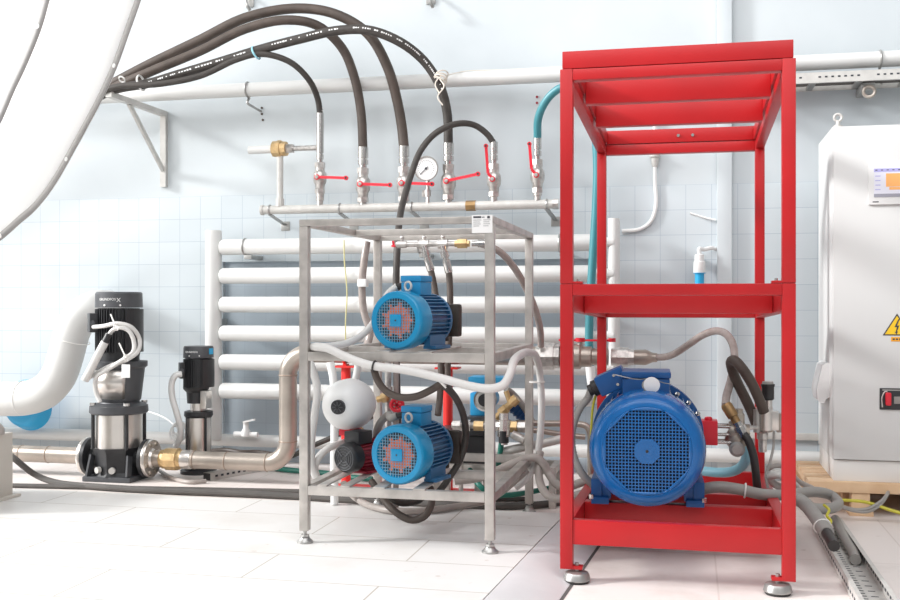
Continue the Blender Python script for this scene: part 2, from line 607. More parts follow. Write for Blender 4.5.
# ================================================================== STEEL RACK
KX0, KX1, KY0, KY1, KT = -1.590, -0.764, 4.130, 5.22, 0.038
rk = thing('motor_rack', 'brushed steel rack of square tube holding two small blue motors', 'rack', ((KX0 + KX1) / 2, (KY0 + KY1) / 2, SZ))
KTOP = 1.394
for x0 in (KX0, KX1 - KT):
    for y0 in (KY0, KY1 - KT):
        fr = y0 == KY0
        zf = SZ if fr else 0.0
        MB().box(x0, x0 + KT, y0, y0 + KT, 0.095 if fr else 0.045, KTOP - 0.0285, 0.003).build('leg', 'rack_steel', rk)
        cx, cy = x0 + KT / 2, y0 + KT / 2
        ft = MB().lathe([(0.0, 0.034), (0.007, 0.034), (0.018, 0.022), (0.024, 0.020)], (cx, cy, zf), (0, 0, 1), 18)
        foot = ft.build('foot', 'galvanized', rk)
        MB().cyl((cx, cy, zf + 0.02), (cx, cy, (0.098 if fr else 0.048)), 0.008, n=10).build('stem', 'galvanized', foot)
        MB().lathe([(0.0, 0.018), (0.009, 0.018)], (cx, cy, zf + (0.026 if fr else 0.024)), (0, 0, 1), 6).build('nut', 'galvanized', foot)


def rbar(name, x0, x1, y0, y1, z0, z1):
    return MB().box(x0, x1, y0, y1, z0, z1, 0.003).build(name, 'rack_steel', rk)


for z1, nm in ((KTOP, 'top'), (0.843, 'shelf'), (0.284, 'base')):
    z0 = z1 - (0.028 if nm == 'top' else KT)
    xa, xb = (KX0, KX1) if nm == 'top' else (KX0 + KT, KX1 - KT)
    rbar(nm + '_beam', xa, xb, KY0, KY0 + KT, z0, z1)
    rbar(nm + '_beam', xa, xb, KY1 - KT, KY1, z0, z1)
    ym = 4.77 if nm == 'top' else 4.66
    rbar(nm + '_beam', KX0 + KT, KX1 - KT, ym, ym + KT, z0, z1)
    for x0 in (KX0, KX1 - KT):
        rbar(nm + '_rail', x0, x0 + KT, KY0 + KT, KY1 - KT, z0, z1)
# plate of the middle shelf seen edge-on, and flat runners under the motors
for xa, xb, z in ((-1.27, -1.22, 0.284), (-1.10, -1.05, 0.284), (-1.26, -1.20, 0.843), (-1.08, -1.02, 0.843)):
    MB().box(xa, xb, KY0 + 0.004, 4.69, z, z + 0.006, 0.001).build('runner', 'rack_steel', rk)
# information sheet
sx0, sx1 = PX(472, KY0), PX(492.5, KY0)
sz0, sz1 = P(480, 233, KY0).z, P(480, 215, KY0).z
sh = tag(MB().box(sx0, sx1, KY0 - 0.0025, KY0 - 0.0005, sz0, sz1).build('data_sheet', 'paper'), 'white printed data sheet stuck on the top corner of the steel rack', 'label')
yq = KY0 - 0.0032
w_ = sx1 - sx0
def ink(a, b, c, d, m='ink'):
    MB().box(sx0 + w_ * a, sx0 + w_ * b, yq, yq + 0.001, sz1 - (sz1 - sz0) * d, sz1 - (sz1 - sz0) * c).build('print', m, sh)
ink(.07, .46, .07, .17); ink(.50, .62, .10, .15); ink(.75, .88, .06, .20)
for k, L in enumerate((.50, .42, .46, .36)):
    ink(.07, .07 + L * .8, .27 + k * .11, .29 + k * .11); ink(.56, .56 + L * .7, .27 + k * .11, .29 + k * .11)

# ================================================================== HIGH WALL PIPE
YP, ZP = 6.30, 2.416
wp = thing('wall_pipe', 'long pale wall pipe running high across the whole back wall', 'pipe', (0, YP, ZP - 0.045))
MB().cyl((-5.2, YP, ZP), (2.9, YP, ZP), 0.045, n=20).build('pipe', 'white_paint', wp)
for px in (248, 700, 880):
    x = PX(px, YP)
    m = MB().torus((x, YP, ZP), (1, 0, 0), 0.049, 0.006, 20, 6)
    m.tube([(x, YP + 0.02, ZP - 0.05), (x, YP - 0.01, ZP - 0.085), (x + 0.02, YP + 0.05, ZP - 0.105), (x + 0.03, YW - 0.006, ZP - 0.115)], 0.008, 8)
    m.build('pipe_clip', 'galvanized', wp)

# small hooks near the ceiling
for px, py, lb in ((250, 6, 'small grey wall hook above the bundle of black hoses'), (431, 3, 'small grey wall hook at the top of the wall above the arched hoses')):
    c = P(px, py, YW)
    m = MB().box(c.x - 0.03, c.x + 0.03, YW - 0.012, YW, c.z - 0.01, c.z + 0.10, 0.003)
    m.tube([(c.x, YW - 0.012, c.z + 0.06), (c.x, YW - 0.07, c.z + 0.03), (c.x + .02, YW - 0.09, c.z - 0.02), (c.x + .03, YW - 0.07, c.z - 0.05)], 0.011, 8)
    tag(m.build('wall_hook', 'galvanized'), lb, 'hook')

# screw anchors left in the wall
for i, (px, py) in enumerate(((262, 108), (262, 114), (263, 120), (537, 97), (537, 103))):
    c = P(px, py, YW)
    o = MB().cyl((c.x, YW - 0.006, c.z), (c.x, YW, c.z), 0.008, n=8).build('wall_plug', 'rubber_brown' if i < 3 else 'red_dark')
    tag(o, 'tiny dark wall plug under the pipe clip' if i < 3 else 'tiny red wall plug beside the teal hose', 'wall plug', 'wall plugs under the pipe clip' if i < 3 else 'red wall plugs by the teal hose')

# ================================================================== WALL BRACKET FOR THE HOSES
BX = -3.435
br = thing('wall_bracket', 'pale triangular steel bracket carrying the black hoses away from the wall', 'bracket', (BX, 6.1, 1.84))
zt = 2.326
MB().box(BX - 0.02, BX + 0.02, 5.74, YW, zt - 0.034, zt).build('arm', 'galvanized_white', br)
MB().box(BX - 0.02, BX + 0.02, YW - 0.034, YW, 1.82, zt - 0.034).build('upright', 'galvanized_white', br)
MB().bar((BX, 5.98, zt - 0.03), (BX, YW - 0.03, 1.93), 0.03, 0.018, (1, 0, 0)).build('brace', 'galvanized_white', br)

# ================================================================== VALVE MANIFOLD
YM, ZM = 6.25, 1.635
mx0, mx1 = PX(263, YM), PX(558, YM)
mf = thing('valve_manifold', 'horizontal pale steel manifold pipe under the row of red-handled valves', 'manifold', ((mx0 + mx1) / 2, YM, ZM - 0.03))
MB().cyl((mx0, YM, ZM), (mx1, YM, ZM), 0.028, n=18).build('pipe', 'galvanized_white', mf)
MB().cyl((mx0 - 0.012, YM, ZM), (mx0 + 0.004, YM, ZM), 0.033, n=18).build('end_cap', 'galvanized_white', mf)
MB().cyl((mx1 - 0.03, YM, ZM), (mx1 + 0.005, YM, ZM), 0.032, n=8).build('end_cap', 'nickel', mf)
xb = PX(471, YM)
MB().cyl((xb - 0.03, YM, ZM), (xb + 0.03, YM, ZM), 0.032, n=8).build('coupling', 'brass_dark', mf)
for px in (270, 340, 412, 547):
    x = PX(px, YM)
    m = MB().torus((x, YM, ZM), (1, 0, 0), 0.029, 0.006, 18, 6)
    m.bar((x, YM, ZM - 0.03), (x + 0.03, YW - 0.004, ZM - 0.085), 0.03, 0.006)
    m.box(x + 0.0, x + 0.06, YW - 0.012, YW - 0.004, ZM - 0.12, ZM - 0.06, 0.002)
    m.build('pipe_bracket', 'galvanized', mf)

VLABEL = {
    0: 'ball valve with flat red lever under the thinnest black hose beside the brass union',
    1: 'ball valve with flat red lever, second in the row, under a thick black hose',
    2: 'ball valve with flat red lever beside the pressure gauge',
    3: 'ball valve with red lever tilted slightly upward under the thick hose with printed lines',
    4: 'ball valve with upright red lever under the thin arched black hose',
    5: 'ball valve with upright red lever under the teal hose',
}
VX = [320, 363, 404, 448.5, 494, 537.5]
VTOP = [113, 147, 146, 143, 142, 136]      # where the hose leaves the ferrule
VCY = [178, 185, 184, 182, 180, 176]
VSC = [0.98, 1.08, 1.08, 1.08, 1.0, 1.0]
LEVER = [(346, 178), (390, 185), (432, 184), (478, 174), None, None]
HOSE_END = []
for i in range(6):
    x = PX(VX[i], YM)
    zc = P(VX[i], VCY[i], YM).z
    zt_ = P(VX[i], VTOP[i], YM).z
    k = VSC[i]
    v = thing('ball_valve', VLABEL[i], 'valve', (x, YM, ZM + 0.02), 'ball valves on the wall manifold')
    m = MB()
    m.lathe([(ZM + 0.018, 0.020 * k), (ZM + 0.05, 0.020 * k), (ZM + 0.052, 0.026 * k), (zc - 0.075 * k, 0.026 * k), (zc - 0.07 * k, 0.030 * k), (zc - 0.045 * k, 0.032 * k),
             (zc - 0.03 * k, 0.041 * k), (zc, 0.044 * k), (zc + 0.03 * k, 0.041 * k), (zc + 0.045 * k, 0.030 * k), (zc + 0.07 * k, 0.030 * k)], (x, YM, 0), (0, 0, 1), 18)
    m.build('valve_body', 'nickel', v)
    MB().lathe([(zc - 0.10 * k, 0.033 * k), (zc - 0.072 * k, 0.033 * k)], (x, YM, 0), (0, 0, 1), 6).build('nut', 'nickel', v)
    MB().lathe([(zc + 0.066 * k, 0.034 * k), (zc + 0.098 * k, 0.034 * k)], (x, YM, 0), (0, 0, 1), 6).build('nut', 'nickel', v)
    rr = 0.033 if i in (1, 2, 3) else 0.024
    m = MB()
    z = zc + 0.098 * k
    m.lathe([(z, rr * 0.7), (z + 0.02, rr * 0.75), (z + 0.022, rr), (z + 0.05, rr), (z + 0.052, rr * 0.8), (z + 0.06, rr * 0.8), (z + 0.062, rr), (max(z + 0.07, zt_ - 0.002), rr), (max(z + 0.072, zt_), rr * 0.9)], (x, YM, 0), (0, 0, 1), 16)
    m.build('ferrule', 'chrome', v)
    yf = YM - 0.045 * k
    MB().cyl((x, YM - 0.02, zc), (x, yf - 0.02, zc), 0.012, n=10).build('stem', 'nickel', v)
    m = MB().lathe([(0, 0.018 * k), (0.010, 0.018 * k), (0.012, 0.014 * k)], (x, yf - 0.006, zc), (0, -1, 0), 12)
    MB().cyl((x, yf - 0.017, zc), (x, yf - 0.026, zc), 0.010, n=6).build('lever_nut', 'nickel', v)
    if LEVER[i]:
        e = P(LEVER[i][0], LEVER[i][1], yf - 0.03)
        m.bar((x, yf - 0.012, zc), (e.x, yf - 0.03, e.z), 0.006, 0.017, (0, 0, 1))
        m.cyl((e.x, yf - 0.022, e.z), (e.x, yf - 0.038, e.z), 0.014, n=12)
        lv = m.build('lever', 'red_valve', v)
        MB().cyl((e.x, yf - 0.0375, e.z), (e.x, yf - 0.0395, e.z), 0.007, n=8).build('hole', 'black', lv)
    else:
        a = P(VX[i] - 6, VCY[i] - 7, yf - 0.02)
        e = P(VX[i] - 8, 146 if i == 4 else 144, yf - 0.03)
        m.bar((x, yf - 0.012, zc), (a.x, yf - 0.02, a.z), 0.006, 0.017, (1, 0, 0))
        m.bar((a.x, yf - 0.02, a.z), (e.x, yf - 0.03, e.z), 0.006, 0.017, (1, 0, 0))
        m.cyl((e.x, yf - 0.022, e.z), (e.x, yf - 0.038, e.z), 0.013, n=12)
        lv = m.build('lever', 'red_valve', v)
        MB().cyl((e.x, yf - 0.0375, e.z), (e.x, yf - 0.0395, e.z), 0.007, n=8).build('hole', 'black', lv)
    HOSE_END.append(V((x, YM, zt_)))

# brass union with its pipes, left of the first valve
xu, zu = PX(280, YM), P(280, 149, YM).z
un = thing('pipe_union', 'brass union with pale pipes standing at the manifold end', 'pipe fitting', (xu, YM, ZM + 0.02))
MB().lathe([(-0.055, 0.03), (-0.045, 0.05), (-0.012, 0.052), (-0.010, 0.056), (0.010, 0.056), (0.012, 0.048), (0.045, 0.046)], (xu, YM, zu), (1, 0, 0), 10).build('brass_union', 'brass', un)
MB().cyl((PX(249, YM), YM, zu), (xu - 0.05, YM, zu), 0.026, n=14).build('stub_pipe', 'white_paint', un)
m = MB().cyl((xu + 0.04, YM, zu), (xu + 0.09, YM, zu), 0.030, n=6)
m.cyl((xu + 0.09, YM, zu), (HOSE_END[0].x - 0.02, YM, zu), 0.017, n=12)
m.build('side_pipe', 'nickel', un)
m = MB().cyl((xu, YM, ZM + 0.018), (xu, YM, zu - 0.03), 0.021, n=14)
m.lathe([(0, 0.027), (0.05, 0.027)], (xu, YM, ZM + 0.02), (0, 0, 1), 10)
m.build('riser', 'galvanized_white', un)

# pressure gauge
gx, gz = PX(427, YM - 0.03), P(427, 169, YM - 0.03).z
g = thing('pressure_gauge', 'round white-faced pressure gauge on a short stem over the manifold', 'gauge', (gx, YM, ZM + 0.02))
MB().lathe([(-0.03, 0.062), (0.02, 0.074), (0.026, 0.077), (0.03, 0.075), (0.03, 0.070), (0.022, 0.068)], (gx, YM - 0.03, gz), (0, -1, 0), 28, cap1=False).build('gauge_case', 'grey_hose', g)
MB().cyl((gx, YM - 0.050, gz), (gx, YM - 0.053, gz), 0.0685, n=28).build('dial', 'paper', g)
m = MB()
for a in range(-135, 136, 15):
    t = math.radians(a)
    d = V((math.sin(t), 0, math.cos(t)))
    m.bar(V((gx, YM - 0.0535, gz)) + d * 0.044, V((gx, YM - 0.0535, gz)) + d * 0.053, 0.002, 0.002, (0, 1, 0))
m.build('scale_mark', 'ink', g)
m = MB().bar((gx + 0.012, YM - 0.056, gz + 0.012), (gx - 0.036, YM - 0.056, gz - 0.034), 0.004, 0.002, (0, 1, 0))
m.cyl((gx, YM - 0.053, gz), (gx, YM - 0.059, gz), 0.008, n=10)
m.build('needle', 'ink', g)
m = MB().lathe([(ZM + 0.018, 0.012), (ZM + 0.06, 0.012), (ZM + 0.062, 0.020), (ZM + 0.10, 0.020), (ZM + 0.102, 0.012), (gz - 0.06, 0.012)], (gx, YM - 0.01, 0), (0, 0, 1), 8)
m.box(gx - 0.034, gx - 0.004, YM - 0.02, YM, ZM + 0.06, ZM + 0.10, 0.004)
m.build('gauge_cock', 'nickel', g)

# ================================================================== HOSES ON THE WALL
YB = 5.86          # where they lie on the bracket
h = hose('hose', 'thick black hose making the highest arch, down to the valve by the gauge', 'hose',
         path([(-120, 205, 6.02), (-30, 158, 6.01), (60, 112, 6.0), (112, 84, 5.97), (150, 64, 5.98), (200, 40, 6.0), (245, 18, 6.02), (295, 8.5, 6.05), (335, 14, 6.06), (368, 34, 6.10), (387, 66, 6.16), (397, 100, 6.22), (402, 128, 6.25)]) + [HOSE_END[2] + V((0, 0, -.01))],
         0.031, 'rubber_brown', 'black hoses arching along the wall')
h = hose('hose', 'thick black hose arching down to the second valve of the row', 'hose',
         path([(-120, 212, 5.92), (-30, 164, 5.91), (60, 118, 5.90), (112, 89, 5.88), (150, 72, 5.89), (200, 51, 5.93), (245, 29, 5.96), (287, 20, 5.98), (318, 26, 6.06), (342, 48, 6.15), (354, 76, 6.2), (361, 112, 6.24)]) + [HOSE_END[1] + V((0, 0, -.01))],
         0.029, 'rubber_brown', 'black hoses arching along the wall')
h3 = hose('hose', 'black hose with lines of white print, tied to the wall pipe with white twine', 'hose',
          path([(-120, 218, 5.82), (-30, 169, 5.81), (60, 121, 5.80), (110, 91, 5.785), (150, 83, 5.82), (180, 74, 5.86), (220, 62, 5.90), (262, 49, 5.94), (300, 39, 5.96), (338, 30.5, 5.97), (370, 30.5, 5.98), (400, 42, 6.03), (424, 61, 6.12), (440, 86, 6.17), (447, 112, 6.22)]) + [HOSE_END[3] + V((0, 0, -.01))],
          0.029, 'rubber', 'black hoses arching along the wall')
# white print along that hose, lying on the side of its wall
pth = catmull(path([(-120, 218, 5.82), (-30, 169, 5.81), (60, 121, 5.80), (110, 91, 5.785), (150, 83, 5.82), (180, 74, 5.86), (220, 62, 5.90), (262, 49, 5.94), (300, 39, 5.96), (338, 30.5, 5.97), (370, 30.5, 5.98), (400, 42, 6.03), (424, 61, 6.12), (440, 86, 6.17), (447, 112, 6.22)]) + [HOSE_END[3]], 14)
m = MB()
n_ = len(pth)
for i in range(int(n_ * .26), int(n_ * .88)):
    if random.random() < 0.22 or (0.44 < i / n_ < 0.48) or (0.60 < i / n_ < 0.63):
        continue
    t = (pth[i + 1] - pth[i]).normalized()
    nrm = V((0.25, -1, 0.1)); nrm = (nrm - t * nrm.dot(t)).normalized()
    a = pth[i] + nrm * 0.0288
    b_ = pth[i] + (pth[i + 1] - pth[i]) * random.uniform(.4, .9) + nrm * 0.0288
    m.bar(a, b_, random.uniform(0.006, 0.010), 0.002, nrm)
m.build('lettering', 'paper', h3)
h0 = hose('hose', 'thin black hose dropping from the bundle to the first valve', 'hose',
          path([(-120, 214, 5.735), (-30, 166, 5.735), (60, 118, 5.735), (112, 88, 5.735), (160, 84, 5.77), (200, 76, 5.85), (238, 59, 5.90), (262, 54, 5.93), (290, 62, 6.0), (309, 80, 6.1), (318, 100, 6.22)]) + [HOSE_END[0] + V((0, 0, -.01))],
          0.019, 'rubber', 'black hoses arching along the wall')
for z in (0.012, 0.03):
    MB().torus(HOSE_END[0] + V((0, 0, z)), (0, 0, 1), 0.0195, 0.003, 14, 6).build('hose_clip', 'tie_white', h0)
hose('hose', 'thin black hose arching forward over the manifold and down behind the rack top', 'hose',
     [HOSE_END[4] + V((0, 0, -.01))] + path([(487, 134, 6.23), (474, 125, 6.2), (456, 124, 6.12), (436, 133, 6.05), (421, 150, 6.0), (411, 175, 5.92), (404, 198, 5.82), (400, 217, 5.7), (397.5, 243, 5.55), (396, 288, 5.5), (396, 340, 5.5), (398, 420, 5.5), (400, 480, 5.5)]),
     0.019, 'rubber', 'black hoses arching along the wall')
ht = hose('hose', 'teal hose arching behind the red frame and hanging down past the white header', 'hose',
     [HOSE_END[5] + V((0, 0, -.01))] + path([(538, 120, 6.2), (543, 106, 6.16), (552, 94, 6.13), (564, 87, 6.1), (580, 92, 6.08), (592, 115, 6.06), (597, 160, 6.05), (596, 205, 6.05), (593, 255, 6.05), (590, 305, 6.05), (589, 345, 6.05), (590, 368, 6.05)]),
     0.024, 'teal_hose')
MB().tube(path([(590, 366, 6.05), (591.5, 380, 6.05), (594, 392, 6.05)]), 0.027, 12).build('hose_end', 'white_plastic', ht)
# ties on the bundle
def tie(px, py, Y, R, m, lb, ax=(1, 0, 0), r=0.004):
    o = MB().torus(P(px, py, Y), ax, R, r, 18, 6).build('cable_tie', m)
    return tag(o, lb, 'cable tie')
o = MB().torus(P(141, 83, 5.81), (1, 0, 0.2), 0.046, 0.006, 18, 6)
o.torus(P(122, 79.5, 5.80), (0.2, 1, 0.9), 0.020, 0.005, 14, 6)
tag(o.build('cable_tie', 'tie_white'), 'white cable tie around the thin hoses near the wall bracket', 'cable tie')
tie(256, 53, 5.935, 0.040, 'tie_blue', 'pale blue cable tie joining the printed hose and the thin hose', (1, -0.1, 0.45), 0.006)
# twine
c = P(441, 80, 6.15)
m = MB()
for k in range(4):
    m.torus(c + V((0.004 * k - .006, -0.01, 0.012 * k - .01)), (0.5 - 0.3 * k, 0.6, 1), 0.036 + 0.004 * (k % 2), 0.0042, 18, 6)
m.tube([c + V((0, -0.036, 0.0)), c + V((0.03, -0.05, -0.05)), c + V((-0.01, -0.045, -0.11)), c + V((0.02, -0.04, -0.16))], 0.004, 6)
m.tube([c + V((0.01, -0.035, 0.02)), c + V((-0.025, -0.045, -0.03)), c + V((0.0, -0.045, -0.09))], 0.004, 6)
m.tube([(c.x + 0.02, 6.18, c.z + 0.03), (c.x + 0.12, YP - 0.01, ZP + 0.048), (PX(500, YP), YP, ZP + 0.0475), (PX(580, YP), YP, ZP + 0.0475), (PX(650, YP), YP + 0.01, ZP + 0.047)], 0.003, 6)
tag(m.build('twine', 'twine'), 'pale twine knotted around the printed hose and drawn along the wall pipe', 'string')

# ================================================================== PIPE RADIATOR
YR = 6.28
rd = thing('pipe_radiator', 'white wall radiator of six stacked horizontal pipes between two upright headers', 'radiator', ((PX(214, YR) + PX(614, YR)) / 2, YR, 0.25))
hx0, hx1 = PX(213.5, YR), PX(614, YR)
for k in range(6):
    z = 1.403 - k * 0.1848
    MB().lathe([(0, 0.03), (0.006, 0.044), (0.02, 0.051), (PX(590, YR) - hx0 - 0.06, 0.051), (PX(590, YR) - hx0 - 0.04, 0.046)], (hx0 + 0.055, YR - 0.012, z), (1, 0, 0), 20).build('radiator_pipe', 'white_paint', rd)
    # short necks into the header
    MB().cyl((PX(588, YR), YR - 0.012, z), (hx1, YR - 0.012, z), 0.030, n=12).build('neck', 'white_paint', rd)
for x, r, zt2 in ((hx0, 0.054, 1.512), (hx1, 0.036, 1.545)):
    MB().lathe([(0.16, r * .9), (0.17, r), (zt2 - 0.012, r), (zt2, r * 0.93)], (x, YR, 0), (0, 0, 1), 20).build('header', 'white_paint', rd)
for px in (246, 420, 560):
    x = PX(px, YR)
    m = MB().torus((x, YR - 0.012, 1.403), (1, 0, 0), 0.052, 0.006, 20, 6)
    m.box(x - 0.0, x + 0.05, YR - 0.03, YW - 0.01, 1.325, 1.35, 0.002)
    m.build('wall_clip', 'galvanized', rd)
for x in (hx0, hx1):
    MB().box(x - 0.02, x + 0.02, YR, YW, 0.9, 0.94, 0.002).build('wall_clip', 'galvanized', rd)

# heating pipe just above the floor
fp = thing('floor_pipe', 'grey heating pipe running along the foot of the back wall', 'pipe', (0, 6.36, 0.11))
MB().cyl((-5.2, 6.36, 0.15), (2.9, 6.36, 0.15), 0.040, n=18).build('pipe', 'white_paint', fp)
for x in (-4.0, -2.2, -0.4, 0.3, 1.5):
    MB().box(x - 0.015, x + 0.015, 6.345, 6.375, 0.0, 0.115).build('pipe_stand', 'galvanized', fp)

# ================================================================== CONDUITS AND PLUG ON THE WALL
c = [P(655, 60, YW - .02), P(655, 110, YW - .02), P(655, 180, YW - .02), P(656, 205, YW - .02), P(651, 221, YW - .02), P(640, 229, YW - .02), P(622, 231, YW - .03)]
cd = thing('wall_conduit', 'thin white conduit bending down the tiles behind the red frame', 'conduit', (c[-1].x, YW - .02, c[-1].z))
MB().tube(c, 0.012, 10).build('conduit_tube', 'white_plastic', cd)
a = P(655, 162, YW - .02)
MB().lathe([(-0.03, 0.014), (-0.01, 0.022), (0.02, 0.022), (0.03, 0.032), (0.045, 0.032)], a, (0, 0, 1), 12).build('conduit_fitting', 'galvanized_white', cd)
tag(MB().tube([P(690, 213, YW - .012), P(703, 217, YW - .012), P(716, 220, YW - .03)], 0.006, 6).build('wall_wire', 'white_plastic'), 'thin white wire crossing the tiles to the pilaster', 'wire')
a = P(699.5, 264, 6.36)
pl = thing('industrial_plug', 'white and blue industrial plug hanging on the tiled wall', 'plug', (a.x, a.y, P(699, 283, 6.36).z))
z0, z1, z2, z3 = (P(699, y, 6.36).z for y in (284, 273, 262, 254))
MB().lathe([(z1, 0.034), (z1 + 0.004, 0.036), (z2, 0.034), (z2 + .005, 0.029), (z3 - .006, 0.028), (z3, 0.018)], (a.x, 6.36, 0), (0, 0, 1), 16).build('plug_body', 'white_plastic', pl)
MB().lathe([(z0, 0.026), (z1 - .004, 0.027), (z1 - .003, 0.036), (z1 + .001, 0.036)], (a.x, 6.36, 0), (0, 0, 1), 16).build('plug_collar', 'blue_plastic', pl)
MB().tube([(a.x, 6.36, z3 - .002), (a.x, 6.36, z3 + 0.03), P(704, 249.5, 6.38), P(711, 248, 6.40), P(718, 249, 6.44)], 0.013, 10).build('flex', 'white_plastic', pl)
MB().box(a.x - 0.02, a.x + 0.02, 6.385, YW - 0.007, z2 - .02, z2 + .02).build('plug_holder', 'white_plastic', pl)

# ================================================================== CABLE TRAY ON THE WALL
tr = thing('wall_cable_tray', 'pale perforated cable tray fixed under the wall pipe beside the red frame', 'cable tray', (1.6, 6.30, 2.2))
ty0, ty1, tz = 6.16, 6.42, 2.275
TX0, TX1 = PX(700, ty0), 2.9
MB().box(TX0, TX1, ty0, ty0 + 0.004, tz, tz + 0.055).build('side_rail', 'galvanized_white', tr)
MB().box(TX0, TX1, ty1 - 0.004, ty1, tz, tz + 0.055).build('side_rail', 'galvanized_white', tr)
MB().box(TX0, TX1, ty0, ty0 + 0.02, tz - 0.003, tz).build('flange', 'galvanized_white', tr)
m = MB()
x = TX0 + 0.1
while x < TX1:
    MB().box(x, x + 0.035, ty0 + 0.004, ty1 - 0.004, tz + 0.002, tz + 0.016).build('rung', 'galvanized', tr)
    x += 0.25
x = TX0 + 0.03
hl = MB()
k = 0
while x < TX1:
    if k % 9 not in (7, 8):
        hl.box(x, x + 0.014, ty0 - 0.001, ty0 + 0.001, tz + 0.024, tz + 0.033)
    x += 0.034; k += 1
hl.build('slot_pattern', 'dark_hole', tr)
x = PX(867, 6.28)
m = MB().box(x - 0.035, x + 0.035, 6.22, YW, tz - 0.045, tz - 0.005, 0.004)
m.build('tray_bracket', 'galvanized', tr)
m = MB().torus((x, 6.21, tz - 0.055), (0, 1, 0), 0.03, 0.010, 16, 8)
m.build('tray_hook', 'stainless_pipe', tr)
m = MB()
for k in range(3):
    m.tube([(TX0, 6.24 + k * .06, tz + 0.026), (1.4, 6.25 + k * .05, tz + 0.026), (TX1, 6.23 + k * .06, tz + 0.026)], 0.010, 8)
tag(m.build('cable', 'cable_black'), 'dark cables lying in the tray high on the wall', 'cable')['kind'] = 'stuff'

# ================================================================== MULTISTAGE PUMPS
def curved_text(name, body, size, c, r, z, ang, m, parent):
    cu = bpy.data.curves.new(name, 'FONT')
    cu.body = body; cu.size = size; cu.extrude = 0.0008; cu.align_x = 'CENTER'
    tmp = bpy.data.objects.new('tmp', cu)
    COL.objects.link(tmp)
    bpy.context.view_layer.update()
    me = bpy.data.meshes.new_from_object(tmp.evaluated_get(bpy.context.evaluated_depsgraph_get()))
    bpy.data.objects.remove(tmp)
    root = parent
    while root.parent:
        root = root.parent
    for v_ in me.vertices:
        a = ang + v_.co.x / r
        rr = r + 0.001 + v_.co.z
        v_.co = V((c[0] + rr * math.sin(a), c[1] - rr * math.cos(a), z + v_.co.y)) - root.location
    me.materials.clear()
    me.materials.append(MATS[m])
    o = bpy.data.objects.new(name, me)
    COL.objects.link(o)
    o.parent = parent
    return o


def ring(c, r, ang):
    return V((c[0] + r * math.sin(ang), c[1] - r * math.cos(ang), 0))


def vertical_pump(lb, px, Y, dims, big):
    """dims: heights measured up the pump"""
    x = PX(px, Y)
    s = 1050.0 / (Y / ray(px, HZ).y)
    zy = lambda py: EYE - (py - HZ) / s
    c = (x, Y)
    cam_a = math.atan2(-x, Y)           # angle of the viewer about the pump axis
    t = thing('vertical_pump', lb, 'pump', (x, Y, 0), 'black and steel vertical pumps')
    k = dims['r'] / s
    zt, zc, zb = zy(dims['cap'][0]), zy(dims['cap'][1]), zy(dims['body'])
    MB().lathe([(zc, k * 1.0), (zt - 0.01, k * 0.985), (zt, k * 0.93)], (x, Y, 0), (0, 0, 1), 36).build('fan_cover', 'pump_grey', t)
    MB().cyl((x, Y, zb), (x, Y, zc - 0.004), k * 0.88, n=36).build('motor_body', 'pump_black', t)
    m = MB()
    for i in range(48):
        a = 2 * math.pi * i / 48
        d = V((math.sin(a), -math.cos(a), 0))
        cc = V((x, Y, 0)) + d * (k * 0.92)
        m.obox((cc.x, cc.y, (zb + zc) / 2 - 0.003), (d.cross(V((0, 0, 1))), d, V((0, 0, 1))), (0.0018, k * 0.075, (zc - zb) / 2 - 0.006))
    m.build('cooling_fins', 'pump_black', t)
    # smooth panel of the casing
    m = MB()
    for i in range(10):
        a = cam_a + 0.25 + i * 0.13
        p, q = ring(c, k * 1.0, a), ring(c, k * 1.0, a + 0.13)
        mid = (p + q) / 2
        d = (q - p).normalized()
        m.obox((mid.x, mid.y, (zb + zc) / 2 - 0.004), (d, d.cross(V((0, 0, 1))), V((0, 0, 1))), ((q - p).length / 2 + 0.001, 0.004, (zc - zb) / 2 - 0.006))
    m.build('side_panel', 'black', t)
    # terminal box on the side
    a = cam_a - math.radians(80)
    d = V((math.sin(a), -math.cos(a), 0))
    zz0, zz1 = zy(dims['box'][1]), zy(dims['box'][0])
    cc = V((x, Y, (zz0 + zz1) / 2)) + d * (k * 1.10)
    tb = MB().obox(cc, (d.cross(V((0, 0, 1))), d, V((0, 0, 1))), (0.05 if big else .035, k * 0.17, (zz1 - zz0) / 2), 0.006).build('terminal_box', 'pump_black', t)
    f_ = V((math.sin(cam_a), -math.cos(cam_a), 0))
    MB().cyl(cc + f_ * 0.045, cc + f_ * 0.062, 0.014, n=12).build('cable_gland', 'pump_grey', tb)
    # lettering and screws on the cap
    curved_text('lettering', 'GRUNDFOS', 0.020 if big else 0.016, c, k * 0.995, zc + (zt - zc) * .45, cam_a - 0.52, 'paper', t)
    for aa in (-0.62, 0.05):
        p = ring(c, k * 1.0, cam_a + aa)
        m = MB()
        m.cyl((p.x, p.y, zc + 0.014), tuple(p + (p - V((x, Y, 0))).normalized() * 0.004 + V((0, 0, zc + 0.014))), 0.006 if big else .004, n=8)
        m.build('cap_screw', 'paper', t)
    return t, x, Y, zy, s, k, c, cam_a


